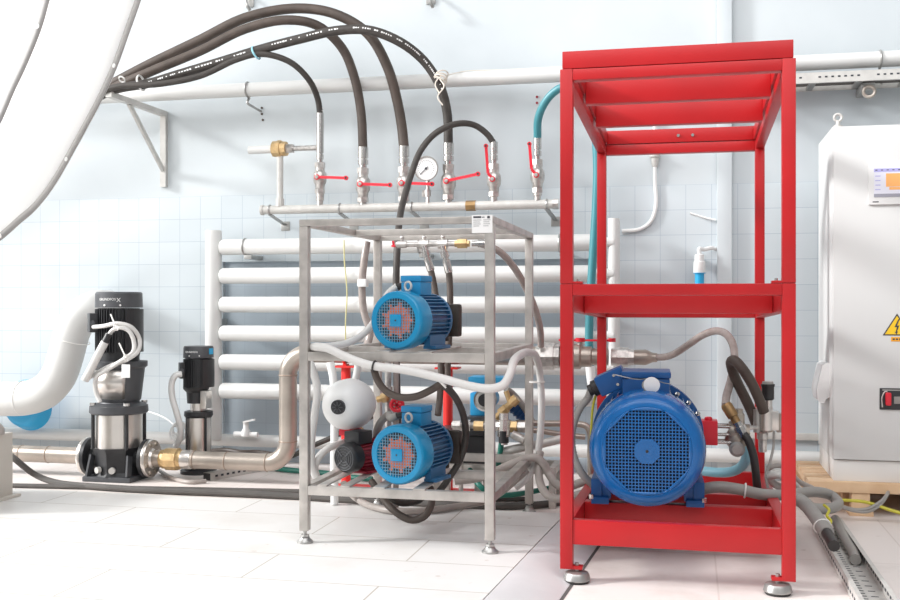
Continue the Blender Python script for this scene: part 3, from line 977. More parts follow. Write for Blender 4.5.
# ---- the large one
t, x, Y, zy, s, k, c, ca = vertical_pump('large vertical pump with white cord looped round its black motor', 119, 5.65, dict(r=23, cap=(292, 307.5), body=352, box=(313, 332)), True)
curved_text('logo', 'X', 0.034, c, k * 0.995, zy(302), ca - 0.02, 'paper', t)
m = MB().lathe([(zy(363), 0.118), (zy(357), 0.118), (zy(352), 0.124)], (x, Y, 0), (0, 0, 1), 32)
m.build('neck', 'pump_black', t)
MB().lathe([(zy(401), 0.118), (zy(399), 0.128), (zy(368), 0.150), (zy(366), 0.165), (zy(361), 0.165), (zy(361) + .002, 0.11)], (x, Y, 0), (0, 0, 1), 32).build('lantern', 'pump_grey', t)
m = MB()
for i in range(9):           # stainless guard on the lantern
    a0_, a1_ = ca - 1.15 + i * 0.155, ca - 1.15 + (i + 1) * 0.155
    lo0, lo1 = ring(c, 0.1305, a0_), ring(c, 0.1305, a1_)
    hi0, hi1 = ring(c, 0.151, a0_), ring(c, 0.151, a1_)
    za, zb_ = zy(397.5), zy(369)
    vs_ = [m.v((lo0.x, lo0.y, za)), m.v((lo1.x, lo1.y, za)), m.v((hi1.x, hi1.y, zb_)), m.v((hi0.x, hi0.y, zb_))]
    m.f(vs_)
bmesh.ops.remove_doubles(m.bm, verts=list(m.bm.verts), dist=0.0005)
g_ = m.build('coupling_guard', 'stainless', t)
sm = g_.modifiers.new('thick', 'SOLIDIFY'); sm.thickness = 0.003; sm.offset = 1
m = MB().lathe([(zy(413), 0.160), (zy(411.5), 0.170), (zy(405), 0.168), (zy(403.5), 0.150), (zy(402), 0.120), (zy(400), 0.115)], (x, Y, 0), (0, 0, 1), 32)
m.build('pump_head', 'pump_grey', t)
for i in range(4):
    a = ca + 0.28 + i * math.pi / 2
    p = ring(c, 0.152, a)
    MB().cyl((p.x, p.y, zy(447)), (p.x, p.y, zy(404)), 0.011, n=10).build('stay_bolt', 'pump_black', t)
    MB().lathe([(0, 0.018), (0.016, 0.018)], (p.x, p.y, zy(404)), (0, 0, 1), 6).build('stay_nut', 'chrome', t)
MB().cyl((x, Y, zy(448)), (x, Y, zy(412)), 0.136, n=36).build('pump_sleeve', 'stainless', t)
zf = zy(457)
bs = MB().lathe([(0.03, 0.150), (0.05, 0.135), (zf + 0.03, 0.140), (zy(446), 0.158)], (x, Y, 0), (0, 0, 1), 8)
bs.lathe([(-0.205, 0.055), (0.205, 0.055)], (x, Y, zf), (1, 0, 0), 20)
bs.build('pump_base', 'pump_black', t)
bp = MB().box(x - 0.155, x + 0.155, Y - 0.145, Y + 0.145, 0, 0.03, 0.006)
for sx in (-1, 1):
    bp.bar((x + sx * 0.13, Y - 0.12, 0.03), (x + sx * 0.12, Y - 0.09, 0.15), 0.012, 0.05, (0, 1, 0))
bp.build('base_plate', 'pump_grey', t)
for dx in (-0.085, 0.012):
    a = ca - 0.95 + (dx + 0.085) * 7
    p = ring(c, 0.133, a)
    MB().cyl((p.x, p.y, zy(467)), tuple(p + (p - V((x, Y, 0))).normalized() * 0.022 + V((0, 0, zy(467)))), 0.019, n=12).build('plug', 'galvanized_white', t)
for sx in (-1, 1):
    xa = x + sx * 0.175
    f = MB().lathe([(0, 0.112), (0.022, 0.112)], (xa, Y, zf), (sx, 0, 0), 32)
    f.build('flange', 'pump_black', t)
    f = MB().lathe([(0.024, 0.110), (0.036, 0.112), (0.046, 0.108), (0.048, 0.062), (0.062, 0.055)], (xa, Y, zf), (sx, 0, 0), 32)
    fl = f.build('flange', 'stainless', t)
    for i in range(8):
        a = math.pi / 8 + i * math.pi / 4
        q = V((xa + sx * 0.046, Y + 0.086 * math.cos(a), zf + 0.086 * math.sin(a)))
        MB().lathe([(0, 0.013), (0.008, 0.013)], q, (sx, 0, 0), 6).build('bolt', 'bronze', fl)
ZPIPE = zf
# cord of that pump
hose('power_cord', 'white cord looped around the motor of the large vertical pump', 'cord',
     path([(93.5, 327, 5.51), (104, 326, 5.46), (118, 323.5, 5.44), (131, 327, 5.46), (139.5, 339, 5.50), (138, 351, 5.47), (128, 359, 5.44), (110, 366, 5.44), (92, 376, 5.45), (86, 379, 5.45), (87.5, 374, 5.44), (96, 357, 5.44), (104, 343, 5.45), (108.5, 335.5, 5.45), (113, 330, 5.45), (121, 327.5, 5.44), (129, 331, 5.45), (134, 342, 5.465), (133, 352, 5.455), (124, 359, 5.43), (107, 370, 5.43), (97, 377, 5.43), (95, 384, 5.44), (97, 395, 5.46), (100, 402, 5.46)]),
     0.0125, 'white_hose', n=10)
cs = hose('cord_sleeve', 'thick white sleeve on the looped cord of the large vertical pump', 'sleeve', path([(85, 380, 5.415), (91, 369, 5.41), (98, 355, 5.41), (105, 342, 5.42)]), 0.023, 'white_hose', n=12)
o = MB().cyl(P(104.5, 343, 5.418), P(109, 334, 5.43), 0.020, n=12).build('connector', 'black', cs)
a_ = P(126, 361, 5.405)
tg = tag(MB().box(a_.x - .026, a_.x + .026, 5.402, 5.405, a_.z - 0.095, a_.z - 0.02, 0.001).build('paper_tag', 'paper'), 'small white tag hanging from the looped cord on the large pump', 'tag')
for p0, p1, lb in (((110.5, 314), (116, 327), 'stiff white cable tie standing up at the top of the looped cord'), ((119, 343), (126, 358), 'stiff white cable tie just above the hanging white tag')):
    a_, b_ = P(*p0, 5.415), P(*p1, 5.415)
    tag(MB().bar(a_, b_, 0.008, 0.003, (0, 1, 0)).torus(b_, (1, 0, 0.3), 0.02, 0.004, 14, 6).build('cable_tie', 'tie_white'), lb, 'cable tie')

# ---- the small one
t, x, Y, zy, s, k, c, ca = vertical_pump('small vertical pump with a blue sticker standing before the white radiator', 198.5, 5.95, dict(r=15, cap=(346, 357.5), body=387, box=(362, 378)), False)
p = ring(c, k * 1.0, ca + 0.95)
d = (p - V((x, Y, 0))).normalized()
MB().obox((p.x, p.y, zy(351)), (d.cross(V((0, 0, 1))), d, V((0, 0, 1))), (0.018, 0.003, 0.018)).build('sticker', 'blue_plastic', t)
MB().lathe([(zy(403), 0.055), (zy(392), 0.060), (zy(389), 0.078), (zy(387), 0.080)], (x - 0.015, Y, 0), (0, 0, 1), 24).build('lantern', 'pump_black', t)
MB().lathe([(zy(412), 0.05), (zy(403), 0.05)], (x, Y, 0), (0, 0, 1), 20).build('shaft_neck', 'stainless', t)
MB().box(x + 0.035, x + 0.075, Y - 0.05, Y + 0.03, zy(408), zy(390), 0.004).build('coupling_guard', 'stainless', t)
MB().lathe([(zy(417), 0.080), (zy(415), 0.088), (zy(411), 0.086), (zy(410), 0.06)], (x, Y, 0), (0, 0, 1), 28).build('pump_head', 'pump_black', t)
MB().cyl((x, Y, 0.10), (x, Y, zy(416)), 0.074, n=28).build('pump_sleeve', 'stainless', t)
for i in range(4):
    a = ca + 0.55 + i * math.pi / 2
    p = ring(c, 0.082, a)
    MB().cyl((p.x, p.y, 0.08), (p.x, p.y, zy(412)), 0.007, n=8).build('stay_bolt', 'pump_black', t)
MB().lathe([(0, 0.11), (0.02, 0.11), (0.025, 0.085), (0.11, 0.088)], (x, Y, 0), (0, 0, 1), 24).build('pump_base', 'pump_black', t)
hose('white_conduit', 'white flexible conduit hanging in a curve beside the small vertical pump', 'conduit',
     path([(181.5, 374, 5.84), (176, 375, 5.82), (172, 382, 5.82), (172, 396, 5.83), (177, 414, 5.84), (180.5, 428, 5.86), (179, 440, 5.88), (176, 446, 5.9)]), 0.018, 'white_plastic', ridge=0.0018, step=0.007)
m = MB()
for kk in range(3):
    m.torus(P(178, 433, 5.9) + V((0, 0.01 * kk, 0.012 * kk)), (0.3 + .2 * kk, -1, 0.3), 0.05 - .004 * kk, 0.006, 20, 6)
m.tube([P(178, 428, 5.9), P(165, 418, 6.0), P(150, 412, 6.1), P(138, 409, 6.2), P(130, 408, 6.3)], 0.005, 6)
tag(m.build('white_wire', 'white_plastic'), 'coil of thin white wire hanging by the small vertical pump', 'wire')

# ================================================================== STAINLESS PIPE RUN
YL = 5.65
Z1, Z2 = ZPIPE, 0.757
def arc(c, r, a0, a1, n=10):
    return [V((c[0] + r * math.cos(a0 + (a1 - a0) * i / n), c[1], c[2] + r * math.sin(a0 + (a1 - a0) * i / n))) for i in range(n + 1)]
XV = PX(288, YL)
ER = 0.125
lp = tag(MB().cyl((-5.2, YL, Z1), (PX(119, YL) - 0.225, YL, Z1), 0.050, n=20).build('inlet_pipe', 'stainless_pipe'), 'steel pipe entering the large vertical pump from the hall side away from the rack', 'pipe')
lp.name = 'inlet_pipe'
for px in (22, 49):
    MB().torus((PX(px, YL), YL, Z1), (1, 0, 0), 0.049, 0.004, 20, 6).build('weld', 'weld', lp)
mpipe = thing('steel_pipe', 'long steel pipe with two elbows from the large pump, passing behind the rack', 'pipe', (XV, YL, Z1 - 0.055))
xe = PX(655, YL)
pp = [V((PX(186, YL), YL, Z1)), V((XV - ER, YL, Z1))] + arc((XV - ER, YL, Z1 + ER), ER, -math.pi / 2, 0)[1:] + arc((XV + ER, YL, Z2 - ER), ER, math.pi, math.pi / 2) + [V((PX(540, YL), YL, Z2))]
MB().tube(pp, 0.0515, 20, smooth=False).build('pipe_run', 'stainless_pipe', mpipe)
for p, ax in ((V((PX(195, YL), YL, Z1)), (1, 0, 0)), (V((PX(227, YL), YL, Z1)), (1, 0, 0)), (V((XV - ER, YL, Z1)), (1, 0, 0)), (V((XV, YL, Z1 + ER)), (0, 0, 1)), (V((XV, YL, Z2 - ER)), (0, 0, 1)), (V((XV + ER, YL, Z2)), (1, 0, 0))):
    MB().torus(p, ax, 0.0508, 0.0042, 22, 6).build('weld', 'weld', mpipe)
xa = PX(160, YL)
m = MB().lathe([(PX(119, YL) + 0.236 - xa, 0.05), (0.01, 0.05)], (xa, YL, Z1), (1, 0, 0), 20)
m.build('pipe_stub', 'stainless_pipe', mpipe)
m = MB().lathe([(0, 0.052), (0.012, 0.058), (0.03, 0.058), (0.036, 0.066), (0.11, 0.066), (0.115, 0.058), (0.135, 0.056), (0.14, 0.052)], (xa + 0.01, YL, Z1), (1, 0, 0), 10)
m.build('brass_union', 'brass', mpipe)
m = MB().lathe([(0, 0.056), (0.05, 0.056), (0.06, 0.051)], (xa + 0.148, YL, Z1), (1, 0, 0), 20)
m.build('pipe_collar', 'stainless', mpipe)
# end of the run: union, valve and hose tail beyond the rack
x0 = PX(536, YL)
m = MB().lathe([(0, 0.055), (0.03, 0.06), (0.032, 0.073), (0.10, 0.073), (0.102, 0.065), (0.13, 0.065), (0.132, 0.055)], (x0, YL, Z2), (1, 0, 0), 8)
m.build('end_union', 'nickel', mpipe)
xv = PX(582, YL)
bv = thing('end_valve', 'large ball valve with a red lever on the steel pipe behind the red frame', 'valve', (xv, YL, Z2 - 0.06))
m = MB().lathe([(x0 + 0.135 - xv, 0.056), (-0.05, 0.058), (-0.045, 0.068), (-0.01, 0.068), (0.0, 0.056), (0.05, 0.055), (0.055, 0.046), (0.14, 0.046)], (xv, YL, Z2), (1, 0, 0), 20)
m.build('valve_body', 'stainless_pipe', bv)
xn = PX(617, YL)
MB().lathe([(-0.03, 0.046), (0, 0.046), (0.001, 0.052), (0.06, 0.052), (0.061, 0.044), (0.09, 0.042)], (xn, YL, Z2), (1, 0, 0), 8).build('nut', 'nickel', bv)
MB().lathe([(0.09, 0.040), (0.15, 0.042), (0.17, 0.034), (0.185, 0.026), (0.21, 0.024)], (xn, YL, Z2), (1, 0, 0), 18).build('hose_tail', 'stainless_pipe', bv)
MB().cyl((xv - 0.01, YL, Z2 + 0.05), (xv - 0.01, YL, Z2 + 0.085), 0.016, n=12).build('stem', 'nickel', bv)
xl0, xl1 = PX(559, YL), PX(612, YL)
m = MB().bar((xl0, YL, Z2 + 0.088), (xl1, YL, Z2 + 0.088), 0.034, 0.010)
m.cyl((xl1, YL, Z2 + 0.080), (xl1, YL, Z2 + 0.10), 0.02, n=12)
m.cyl((xv - .01, YL, Z2 + 0.080), (xv - .01, YL, Z2 + 0.10), 0.026, n=12)
m.build('lever', 'red_valve', bv)

# red stands that carry the pipe
for px, lb in ((346, 'red pipe stand behind the round white tank'), (448, 'red pipe stand behind the lower small blue motor')):
    x = PX(px, YL)
    st = thing('pipe_stand', lb, 'pipe stand', (x, YL, 0), 'red pipe stands')
    MB().cyl((x, YL, 0.012), (x, YL, Z2 - 0.075), 0.027, n=16).build('post', 'red_pipe', st)
    MB().box(x - 0.065, x + 0.065, YL - 0.05, YL + 0.05, Z2 - 0.076, Z2 - 0.066, 0.002).build('top_plate', 'red_pipe', st)
    m = MB()
    m.torus((x, YL, Z2), (1, 0, 0), 0.058, 0.008, 16, 6, math.pi * .5, math.pi * 1.5)
    m.box(x - 0.01, x + 0.01, YL - 0.03, YL + 0.03, Z2 - 0.068, Z2 - 0.056)
    m.build('saddle', 'red_pipe', st)
    MB().box(x - 0.14, x + 0.14, YL - 0.07, YL + 0.07, 0, 0.013, 0.003).build('base_plate', 'red_pipe', st)

# ================================================================== WHITE S-SHAPED PIPE, BASIN, BEIGE BOX
sp = thing('insulated_pipe', 'thick white S-shaped pipe rising behind the large vertical pump into the wall', 'pipe', (PX(40, 6.05), 6.05, 0.28))
pts = path([(-160, 401, 6.05), (-60, 400, 6.05), (0, 399, 6.05), (26, 398, 6.05), (44, 392, 6.05), (58, 377, 6.05), (66, 355, 6.05), (72, 333, 6.05), (81, 316, 6.06), (95, 308, 6.12), (106, 307, 6.25), (108, 307, 6.437)])
MB().tube(pts, 0.112, 24, 10).build('pipe_run', 'white_paint', sp)
MB().torus(P(23, 398, 6.05), (1, 0, 0.02), 0.1125, 0.003, 28, 6).build('seam', 'tie_white', sp)
MB().torus(P(72, 340, 6.05), (0.28, 0, 1), 0.1125, 0.003, 28, 6).build('seam', 'tie_white', sp)
MB().box(P(-60, 0, 6.05).x - .02, P(-60, 0, 6.05).x + .02, 6.02, 6.08, 0, P(-60, 400, 6.05).z - 0.09).build('pipe_stand', 'galvanized', sp)

bx, bz = PX(24, 6.24), 0.340
m = MB().lathe([(0.0, 0.0), (0.0, 0.09), (0.008, 0.115), (0.03, 0.135), (0.085, 0.158), (0.098, 0.168), (0.104, 0.175), (0.110, 0.175), (0.112, 0.17), (0.10, 0.162), (0.09, 0.152), (0.035, 0.13), (0.012, 0.10), (0.010, 0.0)], (bx, 6.185, bz), (0.0, 1, 0.12), 36, False, False)
tag(m.build('basin', 'blue_plastic'), 'round blue plastic basin leaning on the wall behind the white S-shaped pipe', 'basin')

xr = PX(13, 4.79)
bb = thing('beige_housing', 'beige metal housing with a foot flange at the edge of the tiled platform', 'housing', (xr - 0.25, 4.5, SZ))
bx_ = P(13, 432, 4.79).z
MB().box(xr - 0.5, xr, 4.30, 4.79, SZ + 0.012, bx_, 0.006).build('body', 'beige_box', bb)
MB().box(xr - 0.53, xr + 0.03, 4.28, 4.815, SZ, SZ + 0.014, 0.003).build('foot_flange', 'beige_box', bb)
q = P(-3, 424, 4.7)
MB().lathe([(bx_, 0.05), (bx_ + 0.03, 0.048), (bx_ + 0.055, 0.03), (bx_ + 0.065, 0.0)], (q.x, 4.68, 0), (0, 0, 1), 16).build('cover', 'rack_steel', bb)

# ================================================================== CLOTH BANNERS, UPPER CORNER
mt = bpy.data.materials.new('banner_cloth')
mt.use_nodes = True
nt = mt.node_tree
pb = nt.nodes['Principled BSDF']
pb.inputs['Base Color'].default_value = (0.92, 0.92, 0.915, 1)
pb.inputs['Roughness'].default_value = 0.75
tl = nt.nodes.new('ShaderNodeBsdfTranslucent'); tl.inputs['Color'].default_value = (0.93, 0.93, 0.92, 1)
mxs = nt.nodes.new('ShaderNodeMixShader'); mxs.inputs[0].default_value = 0.5
nt.links.new(pb.outputs[0], mxs.inputs[1]); nt.links.new(tl.outputs[0], mxs.inputs[2])
nt.links.new(mxs.outputs[0], nt.nodes['Material Output'].inputs['Surface'])
MATS['banner'] = mt


def banner(lb, pts, Y, offv, holes, width):
    hem = catmull([P(a, b, Y) for a, b in pts], 6)
    loc = min(hem, key=lambda p: p.z)
    t = thing('cloth_banner', lb, 'banner', (loc.x, loc.y, loc.z), 'white cloth banners with eyelets')
    nseg = 14
    m = MB()
    rows = []
    for i, p in enumerate(hem):
        rows.append([m.v(p + V(offv) * (j / nseg) + V((0, 0.10 * math.sin(math.pi * j / nseg), -0.05 * math.sin(math.pi * j / nseg)))) for j in range(nseg + 1)])
    for A, B in zip(rows, rows[1:]):
        for j in range(nseg):
            m.f([A[j], A[j + 1], B[j + 1], B[j]])
    o = m.build('cloth', 'banner', t)
    md = o.modifiers.new('thick', 'SOLIDIFY'); md.thickness = 0.0015
    m = MB()
    nrm = V((-offv[1], offv[0], 0)).normalized()
    ins, outs = [], []
    for i, p in enumerate(hem):
        tg_ = (hem[min(i + 1, len(hem) - 1)] - hem[max(i - 1, 0)]).normalized()
        side = tg_.cross(nrm).normalized()
        if side.x > 0:
            side = -side
        ins.append(p + side * width + nrm * 0.004); outs.append(p + nrm * 0.004 - side * 0.002)
    A = [m.v(p) for p in ins]; B = [m.v(p) for p in outs]
    for i in range(len(A) - 1):
        m.f([A[i], A[i + 1], B[i + 1], B[i]])
    h_ = m.build('hem', 'grey_hem', t)
    md = h_.modifiers.new('thick', 'SOLIDIFY'); md.thickness = 0.002
    for a, b in holes:
        q = P(a, b, Y)
        i = min(range(len(hem)), key=lambda i: (hem[i] - q).length)
        cc = (ins[i] + outs[i]) / 2 + nrm * 0.003
        e = MB().torus(cc, nrm, 0.0065, 0.0022, 14, 6)
        e.cyl(cc - nrm * 0.001, cc + nrm * 0.0012, 0.006, n=12)
        e.build('eyelet', 'paper', h_)
    return t


banner('white cloth banner with a grey eyelet hem sweeping in front of the hose bracket',
       [(176, -120), (158, -50), (146, -16), (140, 4), (129, 35), (117.5, 67), (103, 99), (86, 131), (69.5, 161), (58, 181), (47, 197), (34, 212), (20, 224), (3, 239), (-20, 254), (-70, 275)], 3.45, (-1.4, 0.55, 0.30), [(117, 67), (69, 160), (3, 238)], 0.028)
banner('white cloth banner with a grey eyelet hem, the smaller piece in the very corner',
       [(82, -120), (62, -40), (50, 0), (42, 28), (28, 63), (14, 93), (2, 121), (-14, 150), (-45, 190)], 3.05, (-1.2, 0.25, 0.25), [(39, 27)], 0.030)

# ================================================================== CABLES ON THE FLOOR
def floor_path(pts, z=0.014):
    return [G(p[0], p[1], z if len(p) < 3 else p[2]) for p in pts]
hose('floor_cable', 'thin dark cable lying straight along the floor behind the tiled platform', 'cable',
     floor_path([(-60, 484), (13, 485.5), (60, 486.5), (150, 488.5), (230, 490), (300, 491.5), (350, 494), (410, 497.5), (470, 499), (530, 499)]), 0.013, 'cable_black', n=10)
hose('floor_cable', 'thick dark cable dropping past the steel inlet pipe and running along the floor', 'cable',
     [P(-10, 440, 5.3), P(6, 452, 5.3), P(16, 460, 5.28)] + floor_path([(34, 474, .06), (54, 482, .022), (100, 487, .02), (170, 491, .02), (235, 493.5, .02), (300, 496.5, .02), (350, 500, .02), (415, 503, .02), (470, 506, .02), (535, 505, .02), (575, 500, .02)]), 0.018, 'cable_black', n=10)
hose('grey_conduit', 'thin grey conduit curving on the floor under the steel pipe', 'conduit',
     floor_path([(160, 471, .02), (172, 478, .014), (190, 482, .014), (206, 481, .014)]), 0.012, 'beige_hose', n=10)
# slotted channel lying under the pipe
a, b_ = G(207, 477, 0.02), G(262, 467, 0.02)
m = MB()
u = (b_ - a).normalized(); n_ = V((-u.y, u.x, 0))
sl = thing('slotted_channel', 'short slotted steel channel lying on the floor under the steel pipe elbow', 'channel', (a.x, a.y, 0))
m.bar((a.x, a.y, 0.002), (b_.x, b_.y, 0.002), 0.06, 0.003)
for sg in (-1, 1):
    m.bar(V((a.x, a.y, 0.022)) + n_ * 0.029 * sg, V((b_.x, b_.y, 0.022)) + n_ * 0.029 * sg, 0.003, 0.042)
m.build('channel', 'galvanized_white', sl)
m = MB()
L = (b_ - a).length
for i in range(9):
    q = a + u * (L * (i + .8) / 10) - n_ * 0.031
    m.bar((q.x, q.y, 0.024), (q.x + u.x * .02, q.y + u.y * .02, 0.024), 0.002, 0.012)
m.build('slot_pattern', 'dark_hole', sl)
MB().bar((a.x, a.y, 0.022), (a.x - u.x * 0.003, a.y - u.y * .003, 0.022), 0.056, 0.040).build('end_cap', 'black', sl)
# little white valve on the floor pipe
q = G(246, 447, 0.16)
q = V((PX(246, 6.28), 6.28, 0.19))
m = MB().lathe([(0, 0.03), (0.03, 0.03), (0.05, 0.018), (0.09, 0.018)], q, (0, 0, 1), 12)
m.bar((q.x - 0.01, q.y - 0.02, q.z + 0.09), (q.x + 0.07, q.y - 0.02, q.z + 0.11), 0.02, 0.012)
m.cyl(q + V((-0.08, 0, 0.01)), q + V((0.08, 0, 0.01)), 0.018, n=10)
tag(m.build('floor_valve', 'white_plastic'), 'small white valve on the floor pipe behind the steel pipe elbow', 'valve')
hose('green_hose', 'dark green hose on the floor between the steel pipe and the rack', 'hose', floor_path([(262, 466), (280, 469), (300, 471), (325, 473), (350, 477), (372, 479)], 0.02), 0.016, 'green_hose', n=10)
hose('dark_cable', 'dark cable rising from the floor behind the rack toward the small black pump', 'cable', path([(262, 462, 6.12), (278, 460, 6.1), (294, 455, 6.05), (310, 447, 5.95), (335, 436, 5.9), (356, 424, 5.85), (375, 415, 5.8)]), 0.016, 'rubber', n=10)

for dy_, lb in ((0, 'dark cable at the wall foot below the white radiator, nearer the wall'), (1, 'dark cable at the wall foot below the white radiator, nearer the steel pipe')):
    hose('dark_cable', lb, 'cable', path([(212, 451 + dy_ * 3, 6.24 - dy_ * .05), (226, 450 + dy_ * 3, 6.24 - dy_ * .05), (240, 452 + dy_ * 3, 6.2), (256, 452 + dy_ * 3, 6.22 - dy_ * .06), (272, 454 + dy_ * 3, 6.2 - dy_ * .06), (288, 455 + dy_ * 3, 6.18 - dy_ * .06)]), 0.014, 'rubber_brown', n=8)
hose('yellow_wire', 'thin pale yellow wire hanging down over the white radiator pipes', 'wire', path([(344, 240, 6.2), (344.5, 262, 6.2), (347, 292, 6.2), (345.5, 325, 6.2), (346, 362, 6.2)]), 0.004, 'tie_yellow', n=6)

# ================================================================== SMALL BLUE MOTORS ON THE RACK
def RZ(p, deg):
    return Matrix.Translation(V(p)) @ Matrix.Rotation(math.radians(deg), 4, 'Z')


def grille(M, y, R, n, bw, th, octo=False):
    m = MB(M)
    step = 2 * R / n
    for i in range(1, n):
        q = -R + i * step
        if octo:
            L = min(R, R * 1.4142 - abs(q)) if abs(q) > R * 0.4142 else R
        else:
            L = math.sqrt(max(0, R * R - q * q))
        L += bw
        m.box(q - bw / 2, q + bw / 2, y, y + th, -L, L)
        m.box(-L, L, y + th * 0.1, y + th * 0.9, q - bw / 2, q + bw / 2)
    return m


def rack_motor(lb, p, deg, r):
    M = RZ(p, deg)
    base = M @ V((0, 0.17, -r))
    t = thing('electric_motor', lb, 'motor', base, 'small blue motors on the rack')
    R = r * 0.74
    MB(M).lathe([(0.05, R * .98), (0.004, R), (0.0, R * 1.03), (0.0, r * 0.93), (0.004, r * 0.97), (0.014, r), (0.085, r), (0.10, r * 0.985), (0.10, r * 0.9)], (0, 0, 0), (0, 1, 0), 44, False, False).build('fan_cowl', 'blue', t)
    g_ = grille(M, 0.003, R, 15, 0.0022, 0.002).build('fan_grille', 'grille_glare', t)
    MB(M).box(-0.026, 0.026, -0.001, 0.004, -0.026, 0.026, 0.001).build('centre_plate', 'blue', g_)
    MB(M).cyl((0, -0.001, 0), (0, -0.002, 0), 0.004, n=10).build('hole', 'black', g_)
    m = MB(M).cyl((0, 0.020, 0), (0, 0.06, 0), R * 0.66, n=32)
    for i in range(9):
        a = 2 * math.pi * i / 9
        d = V((math.cos(a), 0, math.sin(a)))
        m.bar(d * 0.02 + V((0, 0.018, 0)), d * R * 0.82 + V((0, 0.018, 0)), 0.012, 0.010, (0.5 * d.z, 1, -0.5 * d.x))
    m.build('fan', 'orange_fan', t)
    MB(M).cyl((0, 0.032, 0), (0, 0.08, 0), R * 1.1, n=32).build('fan_back', 'dark_hole', t)
    MB(M).cyl((0, 0.09, 0), (0, 0.285, 0), r * 0.84, n=40).build('motor_body', 'blue_fin', t)
    m = MB(M)
    for i in range(40):
        a = 2 * math.pi * i / 40 + 0.04
        if abs(((a - math.pi / 2 + math.pi) % (2 * math.pi)) - math.pi) < 0.35 or abs(((a + math.pi / 2 + math.pi) % (2 * math.pi)) - math.pi) < 0.4:
            continue
        d = V((math.cos(a), 0, math.sin(a)))
        m.obox(d * r * 0.89 + V((0, 0.19, 0)), (d, V((0, 1, 0)), d.cross(V((0, 1, 0)))), (r * 0.075, 0.088, 0.0022))
    m.build('cooling_fins', 'blue_fin', t)
    MB(M).lathe([(0.28, r * 0.84), (0.283, r * 0.93), (0.30, r * 0.93), (0.315, r * 0.8)], (0, 0, 0), (0, 1, 0), 36).build('end_shield', 'blue_fin', t)
    m = MB(M).box(-0.044, 0.050, 0.125, 0.225, r * 0.82, r * 1.0 + 0.038, 0.004)
    tb = m.build('terminal_box', 'blue_box', t)
    MB(M).box(-0.047, 0.053, 0.122, 0.228, r * 1.0 + 0.039, r * 1.0 + 0.066, 0.006).build('lid', 'blue_box', tb)
    MB(M).torus((0.004, 0.10, r * 1.0 + 0.020), (0.3, 1, 0), 0.019, 0.005, 18, 8).build('lifting_eye', 'galvanized_white', t)
    MB(M).cyl((-0.046, 0.16, r + 0.025), (-0.085, 0.16, r + 0.018), 0.014, n=12).build('cable_gland', 'rubber_dark', tb)
    for sx in (-1, 1):
        MB(M).box(sx * 0.095 - 0.03, sx * 0.095 + 0.03, 0.12, 0.26, -r + 0.001, -r + 0.016, 0.003).box(sx * 0.085 - 0.014, sx * 0.085 + 0.014, 0.12, 0.26, -r + 0.01, -r * 0.5).build('foot', 'blue_fin', t)
    m = MB(M).box(-r * 0.62, r * 0.62, 0.315, 0.345, -r * 0.78, r * 0.62, 0.008)
    m.box(r * 0.2, r * 0.98, 0.345, 0.385, -r * 0.62, r * 0.55, 0.012)
    pb_ = m.build('pump_block', 'bracket_brown', t)
    for q in ((-.4, .35), (.55, .35), (.55, -.4), (-.4, -.5)):
        MB(M).cyl((q[0] * r, 0.303, q[1] * r), (q[0] * r, 0.355, q[1] * r), 0.008, n=8).build('bolt', 'bronze', pb_)
    return t, M


rM = 0.123
pa = P(395.5, 322, 4.19); pa.z = 0.843 + 0.0075 + rM
ta, MA = rack_motor('small blue electric motor with orange fan on the middle shelf of the steel rack', pa, -14, rM)
pb2 = P(396.5, 456, 4.185); pb2.z = 0.284 + 0.0075 + rM + 0.002
tb_, MBm = rack_motor('small blue electric motor with orange fan on the bottom level of the steel rack', pb2, -13, rM + 0.002)

# ================================================================== TANK AND SMALL PUMP
pt = P(338.5, 407, 4.42)
Mt = RZ(pt, -3)
tk = thing('pressure_tank', 'round white pressure tank with a black cap above the small black pump', 'tank', Mt @ V((0, 0.12, -0.12)))
R = 0.116
MB(Mt).lathe([(0.0, 0.0), (0.002, 0.03), (0.012, 0.062), (0.035, 0.09), (0.07, 0.108), (0.105, R), (0.155, R), (0.19, 0.108), (0.22, 0.088), (0.245, 0.05), (0.252, 0.0)], (0, 0, 0), (0, 1, 0), 40, False, False).build('shell', 'tank_white', tk)
cp = MB(Mt).lathe([(0.012, 0.033), (-0.012, 0.032), (-0.016, 0.026)], (0, 0, 0), (0, 1, 0), 24).build('valve_cap', 'black', tk)
m = MB(Mt)
for i in range(8):
    a = i * math.pi / 4
    m.bar((math.cos(a) * .008, -0.017, math.sin(a) * .008), (math.cos(a) * .025, -0.017, math.sin(a) * .025), 0.004, 0.003, (0, 1, 0))
m.build('cap_ribs', 'pump_grey', cp)
m = MB(Mt).lathe([(-0.165, 0.018), (-0.14, 0.018), (-0.138, 0.024), (-0.118, 0.024), (-0.11, 0.014), (-0.095, 0.014)], (0.02, 0.20, 0), (0, 0, 1), 8)
m.build('brass_nipple', 'brass', tk)
MB(Mt).box(-0.03, 0.05, 0.08, 0.15, -0.137, -0.108, 0.003).build('tank_foot', 'red_valve', tk)

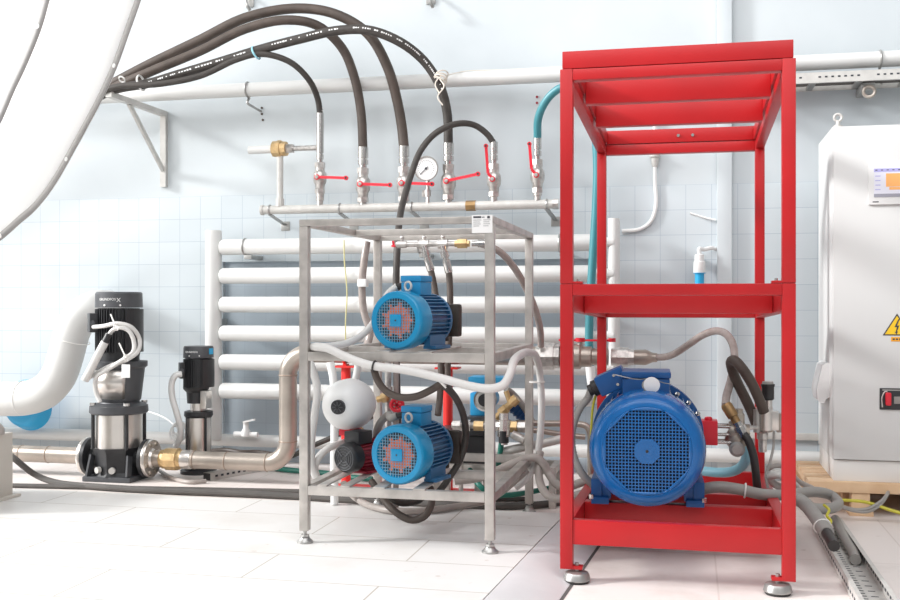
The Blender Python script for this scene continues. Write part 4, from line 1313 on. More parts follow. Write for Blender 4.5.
pq = P(344, 458.5, 4.36)
Mq = RZ(pq, -20)
zq = pq.z
rq = 0.066
bp = thing('booster_pump', 'small black and dark red pump under the white tank', 'pump', Mq @ V((0, 0.1, -zq + 0.29)))
fc = MB(Mq).lathe([(0.0, 0.052), (0.006, 0.060), (0.02, rq), (0.065, rq)], (0, 0, 0), (0, 1, 0), 28).build('fan_cover', 'black', bp)
m = MB(Mq)
for rr in (0.018, 0.030, 0.042, 0.052):
    m.torus((0, -0.001, 0), (0, 1, 0), rr, 0.002, 24, 5)
for i in range(4):
    a = math.pi / 4 + i * math.pi / 2
    m.bar((math.cos(a) * .01, -0.001, math.sin(a) * .01), (math.cos(a) * .054, -0.001, math.sin(a) * .054), 0.005, 0.004, (0, 1, 0))
m.build('cover_ribs', 'pump_grey', fc)
m = MB(Mq).lathe([(0.065, 0.060), (0.17, 0.060), (0.175, 0.072), (0.19, 0.072)], (0, 0, 0), (0, 1, 0), 28)
for i in range(24):
    a = 2 * math.pi * i / 24
    d = V((math.cos(a), 0, math.sin(a)))
    m.obox(d * 0.063 + V((0, 0.118, 0)), (d, V((0, 1, 0)), d.cross(V((0, 1, 0)))), (0.006, 0.05, 0.002))
m.build('motor_body', 'red_dark', bp)
m = MB(Mq).lathe([(0.19, 0.07), (0.25, 0.066), (0.27, 0.04)], (0, 0, 0), (0, 1, 0), 24)
m.build('pump_body', 'red_dark', bp)
MB(Mq).box(-0.04, 0.042, 0.05, 0.15, 0.055, 0.112, 0.005).build('terminal_box', 'black', bp)
zb0 = 0.291 - zq
MB(Mq).box(-0.06, 0.06, 0.09, 0.19, zb0, zb0 + 0.012, 0.002).box(-0.035, 0.035, 0.11, 0.17, zb0, -0.04).build('pump_foot', 'red_dark', bp)
for a in (-1.51, -1.41):
    MB().box(a, a + 0.04, KY0 + 0.004, 4.69, 0.284, 0.290, 0.001).build('runner', 'rack_steel', rk)

# ================================================================== HOSES OF THE RACK
hose('white_hose', 'white hose sagging along the front of the rack below the middle shelf', 'hose',
     path([(309, 348.5, 4.22), (318, 346.8, 4.12), (328, 348.5, 4.095), (342, 355, 4.09), (358, 361.5, 4.09), (374, 366, 4.09), (402, 369.5, 4.09), (440, 378, 4.09), (470, 386, 4.085), (490, 388.5, 4.08), (503, 385, 4.085), (509.5, 375, 4.1), (513, 363, 4.15), (520, 355, 4.35), (529, 352.5, 4.7), (536, 357, 5.02), (539.5, 372, 5.13), (541.5, 400, 5.14), (540.5, 432, 5.13), (538, 452, 5.12), (534, 466, 5.10), (527, 478, 5.07), (515, 488, 5.05)]), 0.0175, 'white_hose')
hose('white_conduit', 'white conduit curving from the upper motor terminal box to the rack post', 'conduit',
     [MA @ V((-0.083, 0.16, rM + 0.021)), MA @ V((-0.12, 0.15, rM - 0.01))] + path([(383, 304, 4.42), (374, 322, 4.5), (362, 335, 4.48), (346, 343.5, 4.40), (330, 346.3, 4.33), (312, 347.5, 4.25)]), 0.016, 'white_hose')
hose('white_hose', 'white hose hanging inside the rack beside its corner post next to the tank', 'hose',
     path([(310, 363, 4.45), (314, 374, 4.42), (317.5, 391, 4.4), (314.5, 415, 4.4), (311, 445, 4.4), (312.5, 468, 4.42), (320, 484, 4.46)]), 0.0175, 'white_hose')
hose('white_hose', 'white hose curving out of the back of the small black pump', 'hose',
     path([(352, 441, 4.56), (340, 443.5, 4.52), (326, 450, 4.47), (317, 460, 4.44), (315, 471, 4.45), (321, 483, 4.5), (332, 489, 4.6)]), 0.0165, 'white_hose')
hose('white_pipe', 'white upright pipe seen behind the round white tank', 'pipe', path([(330, 362, 4.95), (333.5, 380, 4.95), (334.5, 420, 4.95), (334, 470, 4.95), (334.5, 490, 4.95), (334.5, 504, 4.95)]), 0.020, 'white_plastic')
hose('white_pipe', 'white slanting pipe stub between the tank and the middle shelf', 'pipe', path([(358.5, 361, 4.8), (357, 372, 4.8), (354, 390, 4.8), (352, 410, 4.75)]), 0.018, 'white_plastic')
o = hose('clear_hose', 'clear braided hose hanging behind the rack post beside the upper motor', 'hose',
     path([(367, 242, 5.12), (364, 262, 5.10), (362, 288, 5.10), (364, 312, 5.10), (370, 332, 5.10), (367, 345, 5.08), (361, 353, 5.02), (357, 362, 5.0)]), 0.019, 'clear_hose')
q = P(363, 283, 5.09)
MB().box(q.x - .024, q.x + .024, q.y - .024, q.y + .024, q.z - 0.02, q.z + 0.02, 0.006).build('hose_label', 'paper', o)
hose('black_hose', 'dark hose hanging in a loop under the middle shelf above the lower motor', 'hose',
     path([(374, 362, 4.2), (374.5, 371, 4.13), (378, 381, 4.13), (386, 391, 4.13), (399, 397, 4.13), (416, 396.5, 4.13), (431, 390, 4.14), (441, 384, 4.15)]), 0.015, 'rubber_brown')
hose('black_hose', 'dark hose looping down around the pump end of the lower motor', 'hose',
     path([(441, 384, 4.165), (448, 389, 4.2), (457, 400, 4.3), (464, 418, 4.42), (465.5, 440, 4.5), (460, 460, 4.53), (451, 475, 4.55), (441, 489, 4.57), (431, 500, 4.57)]), 0.015, 'rubber')
tie(374, 366, 4.09, 0.021, 'rubber_dark', 'black cable tie on the sagging white hose at the dark loop', (1, 0, -.2))
o = MB().torus(P(441, 383, 4.155), (0.6, 0.3, 1), 0.022, 0.004, 16, 6)
o.bar(P(440, 382, 4.13), P(446, 388, 4.14), 0.006, 0.003, (0, 1, 0))
tag(o.build('cable_tie', 'tie_white'), 'white cable tie joining two dark hoses under the middle shelf', 'cable tie')
q = P(537, 382, 5.14)
o = MB().torus(q, (0, 0, 1), 0.036, 0.004, 18, 6)
tag(o.build('cable_tie', 'tie_white'), 'white cable tie holding the white hose to the far rack post', 'cable tie')
hose('black_hose', 'black hose hanging in a deep loop under the bottom of the rack', 'hose',
     path([(372, 482, 4.62), (380, 494, 4.50), (390, 507, 4.42), (403, 517, 4.40), (414, 520, 4.40), (425, 515.5, 4.40), (431, 505, 4.42), (431.5, 493, 4.46), (428, 484, 4.5)]), 0.0165, 'rubber_brown')
hose('black_hose', 'black hose coiled on the floor behind the deep hanging loop', 'hose',
     path([(384, 487, 4.8), (392, 498, 4.8), (404, 503, 4.85), (420, 499, 4.9), (428, 488, 4.9)]), 0.018, 'rubber')
hose('light_hose', 'pale hose running on the platform under the rack', 'hose',
     path([(344, 484, 4.7)]) + [G(352, 495, .075), G(368, 505, 0.062), G(395, 511, 0.062), G(430, 510, 0.062), G(465, 505, 0.064), G(488, 500, 0.07)] + path([(508, 487, 5.0), (527, 470, 5.05)]), 0.0165, 'beige_hose')
hose('grey_hose', 'grey conduit entering the terminal box of the lower motor', 'conduit',
     [MBm @ V((-0.083, 0.16, rM + 0.021)), MBm @ V((-0.11, 0.16, rM + 0.01))] + path([(388, 415, 4.5), (379, 425, 4.55), (376, 440, 4.6), (378, 455, 4.65)]), 0.017, 'grey_hose')

# pipes between tank and lower motor
q0, q1 = P(388, 366, 4.9), P(388, 470, 4.9)
vp = thing('upright_pipe', 'upright steel pipe with a red handwheel between tank and lower motor', 'pipe', (q0.x, 4.9, SZ))
m = MB().cyl((q0.x, 4.9, SZ), (q0.x, 4.9, 0.80), 0.016, n=12)
m.lathe([(0.60, 0.024), (0.64, 0.024)], (q0.x, 4.9, 0), (0, 0, 1), 6)
m.build('pipe', 'nickel', vp)
m = MB().cyl((P(396, 366, 4.92).x, 4.92, SZ), (P(396, 366, 4.92).x, 4.92, 0.80), 0.014, n=12)
m.build('pipe', 'clear_hose', vp)
q = P(397, 405, 4.86)
m = MB().torus(q, (0.2, -1, 0.1), 0.028, 0.009, 18, 8)
for i in range(3):
    a = i * math.pi / 3
    m.bar(q + V((math.cos(a) * .028, 0, math.sin(a) * .028)), q - V((math.cos(a) * .028, 0, math.sin(a) * .028)), 0.009, 0.008, (0, 1, 0))
m.cyl(q, (q.x, 4.92, q.z), 0.008, n=8)
m.build('handwheel', 'red_valve', vp)
q = P(383, 398, 4.88)
m = MB().lathe([(-0.03, 0.016), (-0.008, 0.016), (-0.006, 0.024), (0.02, 0.024), (0.03, 0.014)], q, (1, 0, 0.3), 8)
m.build('brass_fitting', 'brass', vp)

# ================================================================== SMALL MANIFOLD UNDER THE RACK TOP
YT = 5.11
zt2 = P(440, 244, YT).z
xa, xb = PX(396, YT), PX(486, YT)
tm = thing('rack_manifold', 'small chrome and brass manifold hanging under the top of the steel rack', 'manifold', ((xa + xb) / 2, YT, zt2 - 0.1))
MB().cyl((xa, YT, zt2), (PX(455, YT), YT, zt2), 0.013, n=12).build('pipe', 'nickel', tm)
MB().lathe([(0, 0.018), (0.012, 0.018), (0.014, 0.026), (0.06, 0.026), (0.062, 0.018), (0.075, 0.018)], (PX(455, YT), YT, zt2), (1, 0, 0), 6).build('brass_nut', 'brass', tm)
MB().lathe([(0, 0.015), (0.03, 0.015), (0.031, 0.020), (0.06, 0.020), (0.061, 0.017), (0.09, 0.017)], (PX(472, YT), YT, zt2), (1, 0, 0), 12).build('hose_tail', 'chrome', tm)
for px, rr in ((402, .018), (424, 0.024), (443, 0.024)):
    x = PX(px, YT)
    m = MB().lathe([(-0.024, rr), (0.024, rr)], (x, YT, zt2), (1, 0, 0), 8)
    m.cyl((x, YT, zt2), (x, YT, zt2 + 0.03), 0.008, n=8)
    m.ball((x, YT, zt2 + 0.034), 0.012, 10)
    m.build('tee', 'nickel', tm)
m = MB().torus(P(396, 246, 5.45), (0, 0, 1), 0.021, 0.006, 14, 6)
m.bar(P(394, 246, 5.43), P(393, 241, 5.42), 0.012, 0.006, (0, 1, 0))
tag(m.build('hose_clamp', 'red_valve'), 'small red clamp on the thin black hose under the rack top', 'clamp')
for px0, py0, px1, py1, Yq, rest, lb in (
        (424, 246, 431, 271, 5.09, [(434, 285, 5.08), (438, 315, 5.06), (440, 345, 5.05), (441, 372, 5.04), (440, 396, 5.0), (438, 415, 4.95)], 'black hose with chrome fitting dropping behind the upper motor terminal box'),
        (443, 246, 449, 273, 5.09, [(450, 290, 5.08), (450, 320, 5.06), (448.5, 350, 5.05), (447.5, 375, 5.04), (450, 392, 5.0)], 'black hose with chrome fitting dropping behind the pump block of the upper motor')):
    a, b_ = P(px0, py0, Yq), P(px1, py1, Yq)
    h = hose('black_hose', lb, 'hose', [a + (b_ - a) * .8, b_] + path(rest), 0.0165, 'rubber_brown')
    L = (b_ - a).length
    MB().lathe([(0, 0.015), (L * .2, 0.016), (L * .21, 0.022), (L * .42, 0.022), (L * .43, 0.016), (L * .5, 0.016), (L * .52, 0.020), (L * .95, 0.021), (L, 0.018)], a, b_ - a, 12).build('chrome_fitting', 'chrome', h)
hose('clear_hose', 'clear braided hose arching from the rack manifold down behind the far post', 'hose',
     [V((PX(479, YT), YT, zt2))] + path([(489, 246.5, 5.13), (500, 252, 5.17), (513, 266, 5.25), (525, 286, 5.33), (534, 306, 5.42), (540, 328, 5.5), (541, 346, 5.57)]), 0.018, 'clear_hose')

# ================================================================== EQUIPMENT BEHIND THE RACK
xs0, xs1 = PX(434, 5.32), PX(556, 5.32)
st = thing('low_stand', 'low steel stand behind the rack carrying the black box', 'stand', ((xs0 + xs1) / 2, 5.42, 0))
for y0 in (5.30, 5.53):
    MB().box(xs0, xs1, y0, y0 + 0.035, 0.175, 0.21, 0.002).build('rail', 'rack_steel', st)
    for x0 in (xs0, (xs0 + xs1) / 2 - .1, xs1 - 0.035):
        MB().box(x0, x0 + 0.035, y0, y0 + 0.035, 0, 0.175, 0.002).build('leg', 'rack_steel', st)
for x0 in (xs0, xs1 - 0.035):
    MB().box(x0, x0 + 0.035, 5.335, 5.53, 0.175, 0.21, 0.002).build('cross_rail', 'rack_steel', st)
bx0, bx1 = PX(437, 5.34), PX(488, 5.34)
bb = thing('black_box', 'black equipment box on the low stand behind the rack', 'box', ((bx0 + bx1) / 2, 5.43, 0.21))
MB().box(bx0, bx1, 5.34, 5.55, 0.21, 0.355, 0.006).build('case', 'black', bb)
MB().box(bx0 - 0.008, bx1 + 0.008, 5.332, 5.555, 0.356, 0.382, 0.005).build('lid', 'pump_black', bb)
MB().box(bx0 + 0.05, bx0 + 0.12, 5.333, 5.341, 0.27, 0.285, 0.002).build('latch', 'galvanized', bb)
q = P(485, 400, 5.36)
bm2 = thing('blue_pump', 'blue pump with a round grey cover half hidden behind the rack post', 'pump', (q.x, 5.45, 0.383))
MB().box(q.x - 0.10, q.x + 0.03, 5.37, 5.53, 0.383, 0.40, 0.002).box(q.x - 0.10, q.x + 0.02, 5.38, 5.52, 0.40, 0.45, 0.002).build('bed', 'pump_grey', bm2)
MB().lathe([(0.0, 0.034), (0.006, 0.050), (0.0, 0.058), (0.03, 0.060)], (q.x, 5.345, q.z), (0, 1, 0), 24).build('round_cover', 'galvanized', bm2)
MB().cyl((q.x, 5.342, q.z), (q.x, 5.349, q.z), 0.033, n=20).build('cover_centre', 'black', bm2)
MB().lathe([(0.03, 0.05), (0.15, 0.05), (0.16, 0.04)], (q.x, 5.36, q.z), (0, 1, 0), 24).box(q.x - 0.095, q.x - 0.01, 5.43, 5.52, 0.45, q.z + 0.03, 0.008).build('pump_body', 'blue_light', bm2)
MB().box(q.x - 0.095, q.x + 0.11, 5.385, 5.53, P(480, 384, 5.4).z, P(480, 377, 5.4).z, 0.005).box(q.x - 0.05, q.x + 0.03, 5.42, 5.50, q.z, P(480, 384, 5.4).z).build('top_plate', 'blue_light', bm2)
# fittings
YF = 5.27
zf2 = P(490, 426, YF).z
fm = thing('fitting_cluster', 'row of chrome pipe fittings behind the rack at the low black box', 'pipe fitting', (PX(490, YF), YF, 0.0))
MB().cyl((PX(452, YF), YF, zf2), (PX(530, YF), YF, zf2 + .006), 0.017, n=12).build('pipe', 'nickel', fm)
for px, rr, L, mm in ((457, .026, .04, 'nickel'), (467, .032, .04, 'chrome'), (479, .028, .05, 'brass'), (497, .027, .04, 'nickel'), (513, .032, .045, 'brass'), (522, .028, .04, 'nickel')):
    MB().lathe([(-L / 2, rr), (L / 2, rr)], (PX(px, YF), YF, zf2), (1, 0, 0), 6).build('nut', mm, fm)
x = PX(504, YF - .02)
m = MB().lathe([(-0.09, 0.020), (-0.05, 0.020), (-0.048, 0.034), (0.035, 0.034), (0.037, 0.024), (0.07, 0.024)], (x, YF - .02, zf2), (0, 0, 1), 10)
m.build('cross_valve', 'chrome', fm)
MB().cyl((x, YF - 0.03, P(504, 442, YF).z), (x, YF - 0.03, P(504, 430, YF).z), 0.026, n=14).build('valve_knob', 'black', fm)
x = PX(461, YF)
MB().cyl((x, YF, 0.0), (x, YF, zf2), 0.012, n=10).build('support', 'nickel', fm)
m = MB().cyl(P(512, 434, YF - .03), P(524, 440, YF - .03), 0.022, n=12)
m.cyl(P(520, 436, YF - .01), P(530, 448, YF - .01), 0.016, n=10)
m.build('elbow', 'nickel', fm)
a, b_ = P(496, 418, 5.34), P(517, 398, 5.34)
bv2 = thing('brass_valve', 'slanting brass valve between the two nearer rack posts', 'valve', (a.x, 5.34, a.z))
L = (b_ - a).length
MB().lathe([(0, 0.018), (L * .2, 0.018), (L * .22, 0.026), (L * .5, 0.026), (L * .52, 0.020), (L * .72, 0.020), (L * .74, 0.028), (L, 0.026)], a, b_ - a, 10).build('valve_body', 'brass', bv2)
m = MB().cyl(a + (b_ - a) * .7, P(506, 391, 5.34), 0.014, n=10)
m.build('branch', 'brass', bv2)
MB().cyl(P(497, 418, 5.34), P(497, 425, 5.38), 0.014, n=10).build('tail', 'nickel', bv2)
hose('grey_hose', 'short grey hose slanting behind the brass valve', 'hose', path([(506, 389, 5.36), (512, 393, 5.40), (520, 402, 5.43), (528, 414, 5.46), (534, 424, 5.48)]), 0.016, 'grey_hose')
m = MB().cyl(P(513, 404, 5.47), P(527, 417, 5.50), 0.040, n=20)
for i in range(5):
    a_ = P(513 + i * 3, 404 + i * 2.8, 5.47 + .006 * i)
    m.torus(a_, P(527, 417, 5.50) - P(513, 404, 5.47), 0.041, 0.005, 20, 6)
tag(m.build('finned_cylinder', 'blue_deep'), 'dark blue finned cylinder behind the slanting brass valve', 'motor')
hose('beige_pipe', 'beige pipe with an elbow running level toward the big motor', 'pipe', path([(516, 423, 5.42), (545, 423.5, 5.46), (575, 424, 5.5), (586, 426, 5.5), (590, 433, 5.5), (590.5, 455, 5.5), (591, 480, 5.5)]), 0.017, 'stainless_pipe')
hose('beige_pipe', 'beige pipe just below the level pipe with an elbow', 'pipe', path([(516, 429, 5.40), (540, 431, 5.44), (565, 435, 5.48), (585, 437, 5.5)]), 0.015, 'stainless_pipe')
hose('pale_pipe', 'pale pipe low behind the rack rising slightly toward the red frame', 'pipe', path([(498, 453, 5.27), (515, 449, 5.27), (540, 444, 5.29), (566, 438, 5.33)]), 0.022, 'galvanized_white')
hose('green_hose', 'short dark green hose under the black valve knob', 'hose', path([(501.5, 441, 5.25), (500.5, 450, 5.25), (499, 460, 5.25), (498, 474, 5.25)]), 0.014, 'green_hose')
hose('green_hose', 'green hose curving on the floor near the far rack foot', 'hose', [P(470, 470, 5.25), P(480, 486, 5.1), P(491, 494.5, 5.12), P(508, 495, 5.2), P(525, 493, 5.30), P(545, 489, 5.42), P(566, 485, 5.5)], 0.014, 'green_hose')

# hoses gathering at the far rack post
hose('beige_hose', 'beige hose arching over the foot of the far rack post', 'hose',
     path([(455, 481, 4.9), (478, 478, 4.92), (495, 471.5, 4.98), (512, 464, 5.02), (527, 458.5, 5.05), (536, 458, 5.05), (543, 463, 5.05), (549, 474, 5.05), (556, 484, 5.0), (566, 487, 4.95), (580, 483, 4.9), (597, 477, 4.9)]), 0.020, 'beige_hose')
hose('beige_hose', 'beige hose hanging in a bend below the tied white hose', 'hose',
     path([(540, 452, 5.10), (538.5, 468, 5.06), (540, 482, 5.02), (546, 493.5, 4.95), (555, 498.5, 4.9), (568, 497.5, 4.85), (582, 494, 4.8), (600, 489, 4.8)]), 0.0195, 'beige_hose')

# ================================================================== BIG BLUE MOTOR
rb_ = 0.227
pc = P(647, 450, 4.13)
pc.z = (MR @ V((0, 0.45, 0.237))).z + rb_ + 0.022
MG = Matrix.Translation(pc) @ Matrix.Rotation(math.radians(2), 4, 'Z')
bm3 = thing('electric_motor', 'large blue electric motor with a wide mesh fan cover inside the red frame', 'motor', MG @ V((0, 0.3, -rb_)))
R = 0.165
MB(MG).lathe([(0.08, R), (0.006, R * 1.01), (0.0, R * 1.05), (0.003, 0.192), (0.014, 0.207), (0.038, 0.219), (0.075, rb_), (0.20, rb_), (0.205, rb_ * .96)], (0, 0, 0), (0, 1, 0), 64, False, False).build('fan_cowl', 'blue_big', bm3)
g_ = grille(MG, 0.004, R * 0.97, 25, 0.0040, 0.003, True)
g_ = g_.build('fan_grille', 'blue_big', bm3)
# rim between the eight-sided mesh and the round opening
m = MB(MG)
for i in range(8):
    a = math.pi / 8 + i * math.pi / 4
    n0 = 10
    o8 = R * 0.985
    a0, a1 = i * math.pi / 4 - math.pi / 8, i * math.pi / 4 + math.pi / 8
    cr = R / math.cos(math.pi / 8)
    A, B = [], []
    for k in range(n0 + 1):
        th = a0 + (a1 - a0) * k / n0
        ro = R * 1.04
        ri = min(R * 0.955 / math.cos(th - i * math.pi / 4), ro)
        A.append(m.v((math.cos(th) * ri, 0.003, math.sin(th) * ri))); B.append(m.v((math.cos(th) * ro, 0.003, math.sin(th) * ro)))
    for k in range(n0):
        m.f([A[k], A[k + 1], B[k + 1], B[k]])
rim = m.build('mesh_rim', 'blue_big', g_)
md = rim.modifiers.new('thick', 'SOLIDIFY'); md.thickness = 0.003
cpoly = [(0.052 * math.cos(math.pi / 8 + i * math.pi / 4), 0.052 * math.sin(math.pi / 8 + i * math.pi / 4)) for i in range(8)]
MB(MG).prism(cpoly, (0, 0.004, 0), (1, 0, 0), (0, 0, 1), (0, -1, 0), 0.005).build('centre_plate', 'blue_big', g_)
MB(MG).cyl((0, 0.0, 0), (0, -0.0025, 0), 0.006, n=12).build('hole', 'black', g_)
m = MB(MG).cyl((0, 0.03, 0), (0, 0.075, 0), R * 0.98, n=40)
for i in range(10):
    a = 2 * math.pi * i / 10
    d = V((math.cos(a), 0, math.sin(a)))
    m.bar(d * 0.04 + V((0, 0.024, 0)), d * R * 0.85 + V((0, 0.024, 0)), 0.03, 0.008, (0.4 * d.z, 1, -0.4 * d.x))
m.build('fan', 'big_hole', bm3)
MB(MG).cyl((0, 0.19, 0), (0, 0.52, 0), rb_ * 0.86, n=48).build('motor_body', 'blue_deep', bm3)
m = MB(MG)
for i in range(44):
    a = 2 * math.pi * i / 44
    d = V((math.cos(a), 0, math.sin(a)))
    m.obox(d * rb_ * 0.92 + V((0, 0.36, 0)), (d, V((0, 1, 0)), d.cross(V((0, 1, 0)))), (rb_ * 0.07, 0.14, 0.003))
m.build('cooling_fins', 'blue_big', bm3)
MB(MG).lathe([(0.51, 0.19), (0.515, 0.238), (0.545, 0.240), (0.55, 0.20), (0.62, 0.12), (0.66, 0.10)], (0, 0, 0), (0, 1, 0), 56).build('end_flange', 'blue_deep', bm3)
for i in range(10):
    a = math.radians(i * 14 - 38)
    q = V((math.cos(a) * 0.231, 0.245, math.sin(a) * 0.231))
    MB(MG).lathe([(0, 0.010), (0.012, 0.010), (0.014, 0.007), (0.022, 0.007)], q, (0.5, -1, 0.3), 6).build('bolt', 'chrome', bm3) if i > 4 else None
tb = MB(MG).box(-0.100, 0.09, 0.20, 0.42, rb_ * 0.75, rb_ + 0.040, 0.008).build('terminal_box', 'blue_deep', bm3)
MB(MG).box(-0.105, 0.095, 0.195, 0.425, rb_ + 0.041, rb_ + 0.068, 0.008).build('lid', 'blue_deep', tb)
cc = V((-0.145, 0.29, rb_ + 0.024))
ax_ = (V((0.90, 0, 0.42)).normalized(), V((0, 1, 0)), V((-0.42, 0, 0.90)).normalized())
MB(MG).obox(cc, ax_, (0.062, 0.07, 0.042), 0.008).build('cable_box', 'blue_deep', tb)
for sy in (0.17,):
    for sz in (-.02, .02):
        q = cc + ax_[2] * sz + V((0, -0.072, 0)) + ax_[0] * 0.02
        MB(MG).cyl(q, q + V((0, -0.006, 0)), 0.006, n=8).build('screw', 'chrome', tb)
MB(MG).lathe([(-0.064, 0.034), (-0.085, 0.034), (-0.09, 0.024), (-0.105, 0.024)], cc, ax_[0], 12).build('cable_gland', 'rubber_dark', tb)
m = MB(MG).torus((0.0, 0.11, rb_ + 0.02), (0.4, 1, 0), 0.018, 0.005, 18, 8)
m.cyl((0, 0.11, rb_ - 0.01), (0, 0.11, rb_ + 0.004), 0.010, n=10)
m.build('lifting_eye', 'galvanized', bm3)
q = V((0.018, 0.085, rb_ + 0.024))
tg_ = tag(MB(MG).lathe([(-0.002, 0.0), (-0.002, 0.032), (0.002, 0.032), (0.002, 0.0)], q, (0.1, 1, 0.25), 24, False, False).build('round_tag', 'paper'), 'round white tag hanging on top of the large blue motor', 'tag')
m = MB(MG).tube([(-0.13, 0.20, rb_ + 0.055), (-0.05, 0.17, rb_ + 0.04), (0.0, 0.092, rb_ + 0.048), (0.018, 0.085, rb_ + 0.054)], 0.002, 6)
m.tube([(0.018, 0.087, rb_ + 0.054), (0.06, 0.14, rb_ + 0.03), (0.095, 0.195, rb_ + 0.02)], 0.002, 6)
tag(m.build('wire', 'galvanized'), 'thin seal wire strung across the terminal box of the large motor', 'wire')
for sx in (-1, 1):
    m = MB(MG).box(sx * 0.190 - 0.036, sx * 0.190 + 0.036, 0.20, 0.70, -rb_ - 0.0215, -rb_ + 0.006, 0.003)
    m.box(sx * 0.205 - 0.022, sx * 0.205 + 0.022, 0.215, 0.52, -rb_ - 0.002, -rb_ * 0.66, 0.003)
    m.box(sx * 0.165 - 0.018, sx * 0.165 + 0.018, 0.22, 0.52, -rb_ - 0.002, -rb_ * 0.40, 0.002)
    m.build('foot', 'blue_deep', bm3)
    for yy in (0.208, 0.62):
        MB(MG).cyl((sx * 0.225, yy, -rb_ - 0.001), (sx * 0.225, yy, -rb_ + 0.016), 0.011, n=8).build('anchor_bolt', 'chrome', bm3)
# maker's plate-like highlight strip is only a reflection of the windows; nothing is built for it

# ================================================================== HYDRAULIC PUMP BESIDE IT
YH = 4.86
za = P(711, 431, YH).z
hp = thing('hydraulic_pump', 'steel and bronze pump with a red coupling block beside the large blue motor', 'pump', (PX(722, YH), YH, za - 0.1))
x0, x1 = PX(690, YH), PX(717.5, YH)
MB().box(x0, x1, YH - 0.05, YH + 0.05, za - 0.058, za + 0.050, 0.005).lathe([(0.048, 0.018), (0.062, 0.018), (0.066, 0.012)], ((x0 + x1) / 2 + .02, YH - 0.02, za), (0, 0, 1), 10).build('coupling_block', 'red_valve', hp)
x2 = PX(731, YH)
for dy, dz in ((-.035, -.045), (-.035, .025), (.03, -.045), (.03, .025), (-.035, -.01)):
    MB().cyl((x1 - 0.005, YH + dy, za + dz), (x2, YH + dy, za + dz), 0.008, n=10).build('tie_rod', 'chrome', hp)
m = MB().lathe([(0, 0.045), (0.01, 0.05), (0.05, 0.05), (0.06, 0.035), (0.09, 0.035)], (x2 - 0.01, YH, za + .0), (1, 0, 0), 10)
m.ball((x2 + 0.025, YH, za - 0.03), 0.052, 16)
m.lathe([(0.02, 0.03), (0.075, 0.03), (0.085, 0.022), (0.10, 0.022)], (x2 + 0.03, YH + .02, za), (0, 0, 1), 8)
m.build('pump_body', 'bronze', hp)
q = P(737, 449, YH - 0.04)
MB().lathe([(0.07, 0.034), (0.0, 0.035), (-0.012, 0.034), (-0.014, 0.024), (-0.018, 0.023)], q, (0, 1, 0), 24).build('end_cap', 'galvanized', hp)
a, b_ = P(725.5, 404, YH - .03), P(738.5, 425, YH - .05)
L = (b_ - a).length
MB().lathe([(0, 0.022), (L * .1, 0.026), (L * .6, 0.025), (L * .62, 0.019), (L, 0.018)], a, b_ - a, 12).build('brass_sleeve', 'brass_dark', hp)
a, b_ = P(737, 422, YH - .06), P(744, 436, YH - .06)
L = (b_ - a).length
MB().lathe([(0, 0.020), (L * .3, 0.020), (L * .32, 0.027), (L * .62, 0.027), (L * .64, 0.020), (L, 0.020)], a, b_ - a, 8).build('nut', 'chrome', hp)
MB().cyl((x2 + .05, YH, za + 0.018), (PX(757, YH + .06), YH + .04, za + 0.018), 0.010, n=10).build('link_pipe', 'nickel', hp)
# filter unit on the far post
YQ = 5.0
fx = PX(766, YQ)
fu = thing('filter_unit', 'steel filter unit with a black cap standing before the far red post', 'filter', (fx, YQ, P(766, 452, YQ).z))
z_ = lambda y: P(766, y, YQ).z
MB().lathe([(z_(432), 0.026), (z_(430), 0.034), (z_(411), 0.034), (z_(410), 0.03), (z_(407), 0.03)], (fx, YQ, 0), (0, 0, 1), 16).box(fx - .02, fx + .055, YQ - .02, YQ + .03, z_(430), z_(411), .004).build('filter_body', 'stainless', fu)
MB().lathe([(z_(410), 0.018), (z_(399), 0.018)], (fx + .01, YQ, 0), (0, 0, 1), 14).build('neck', 'stainless', fu)
m = MB().lathe([(z_(400), 0.022), (z_(399), 0.028), (z_(387), 0.028), (z_(386), 0.031), (z_(384), 0.031)], (fx + .008, YQ, 0), (0, 0, 1), 16)
cp_ = m.build('cap', 'black', fu)
MB().lathe([(z_(384) + .0005, 0.026), (z_(381.5), 0.024)], (fx + .008, YQ, 0), (0, 0, 1), 14).build('cap_top', 'grey_hose', cp_)
MB().lathe([(z_(452), 0.018), (z_(440), 0.020), (z_(439), 0.026), (z_(433), 0.026)], (fx - 0.015, YQ, 0), (0, 0, 1), 10).build('lower_nut', 'nickel', fu)
MB().cyl((fx - .042, YQ - .02, z_(432)), (fx - .042, YQ - .02, z_(409)), 0.016, n=12).build('side_tube', 'galvanized', fu)
MB().box(fx + 0.045, fx + 0.085, YQ - .01, YQ + .012, z_(432), z_(413), 0.003).build('beige_plate', 'stainless_pipe', fu)
MB().box(fx - 0.03, fx + 0.03, YQ + 0.02, RY + RD - TW, z_(424), z_(418), 0.002).build('bracket', 'nickel', fu)

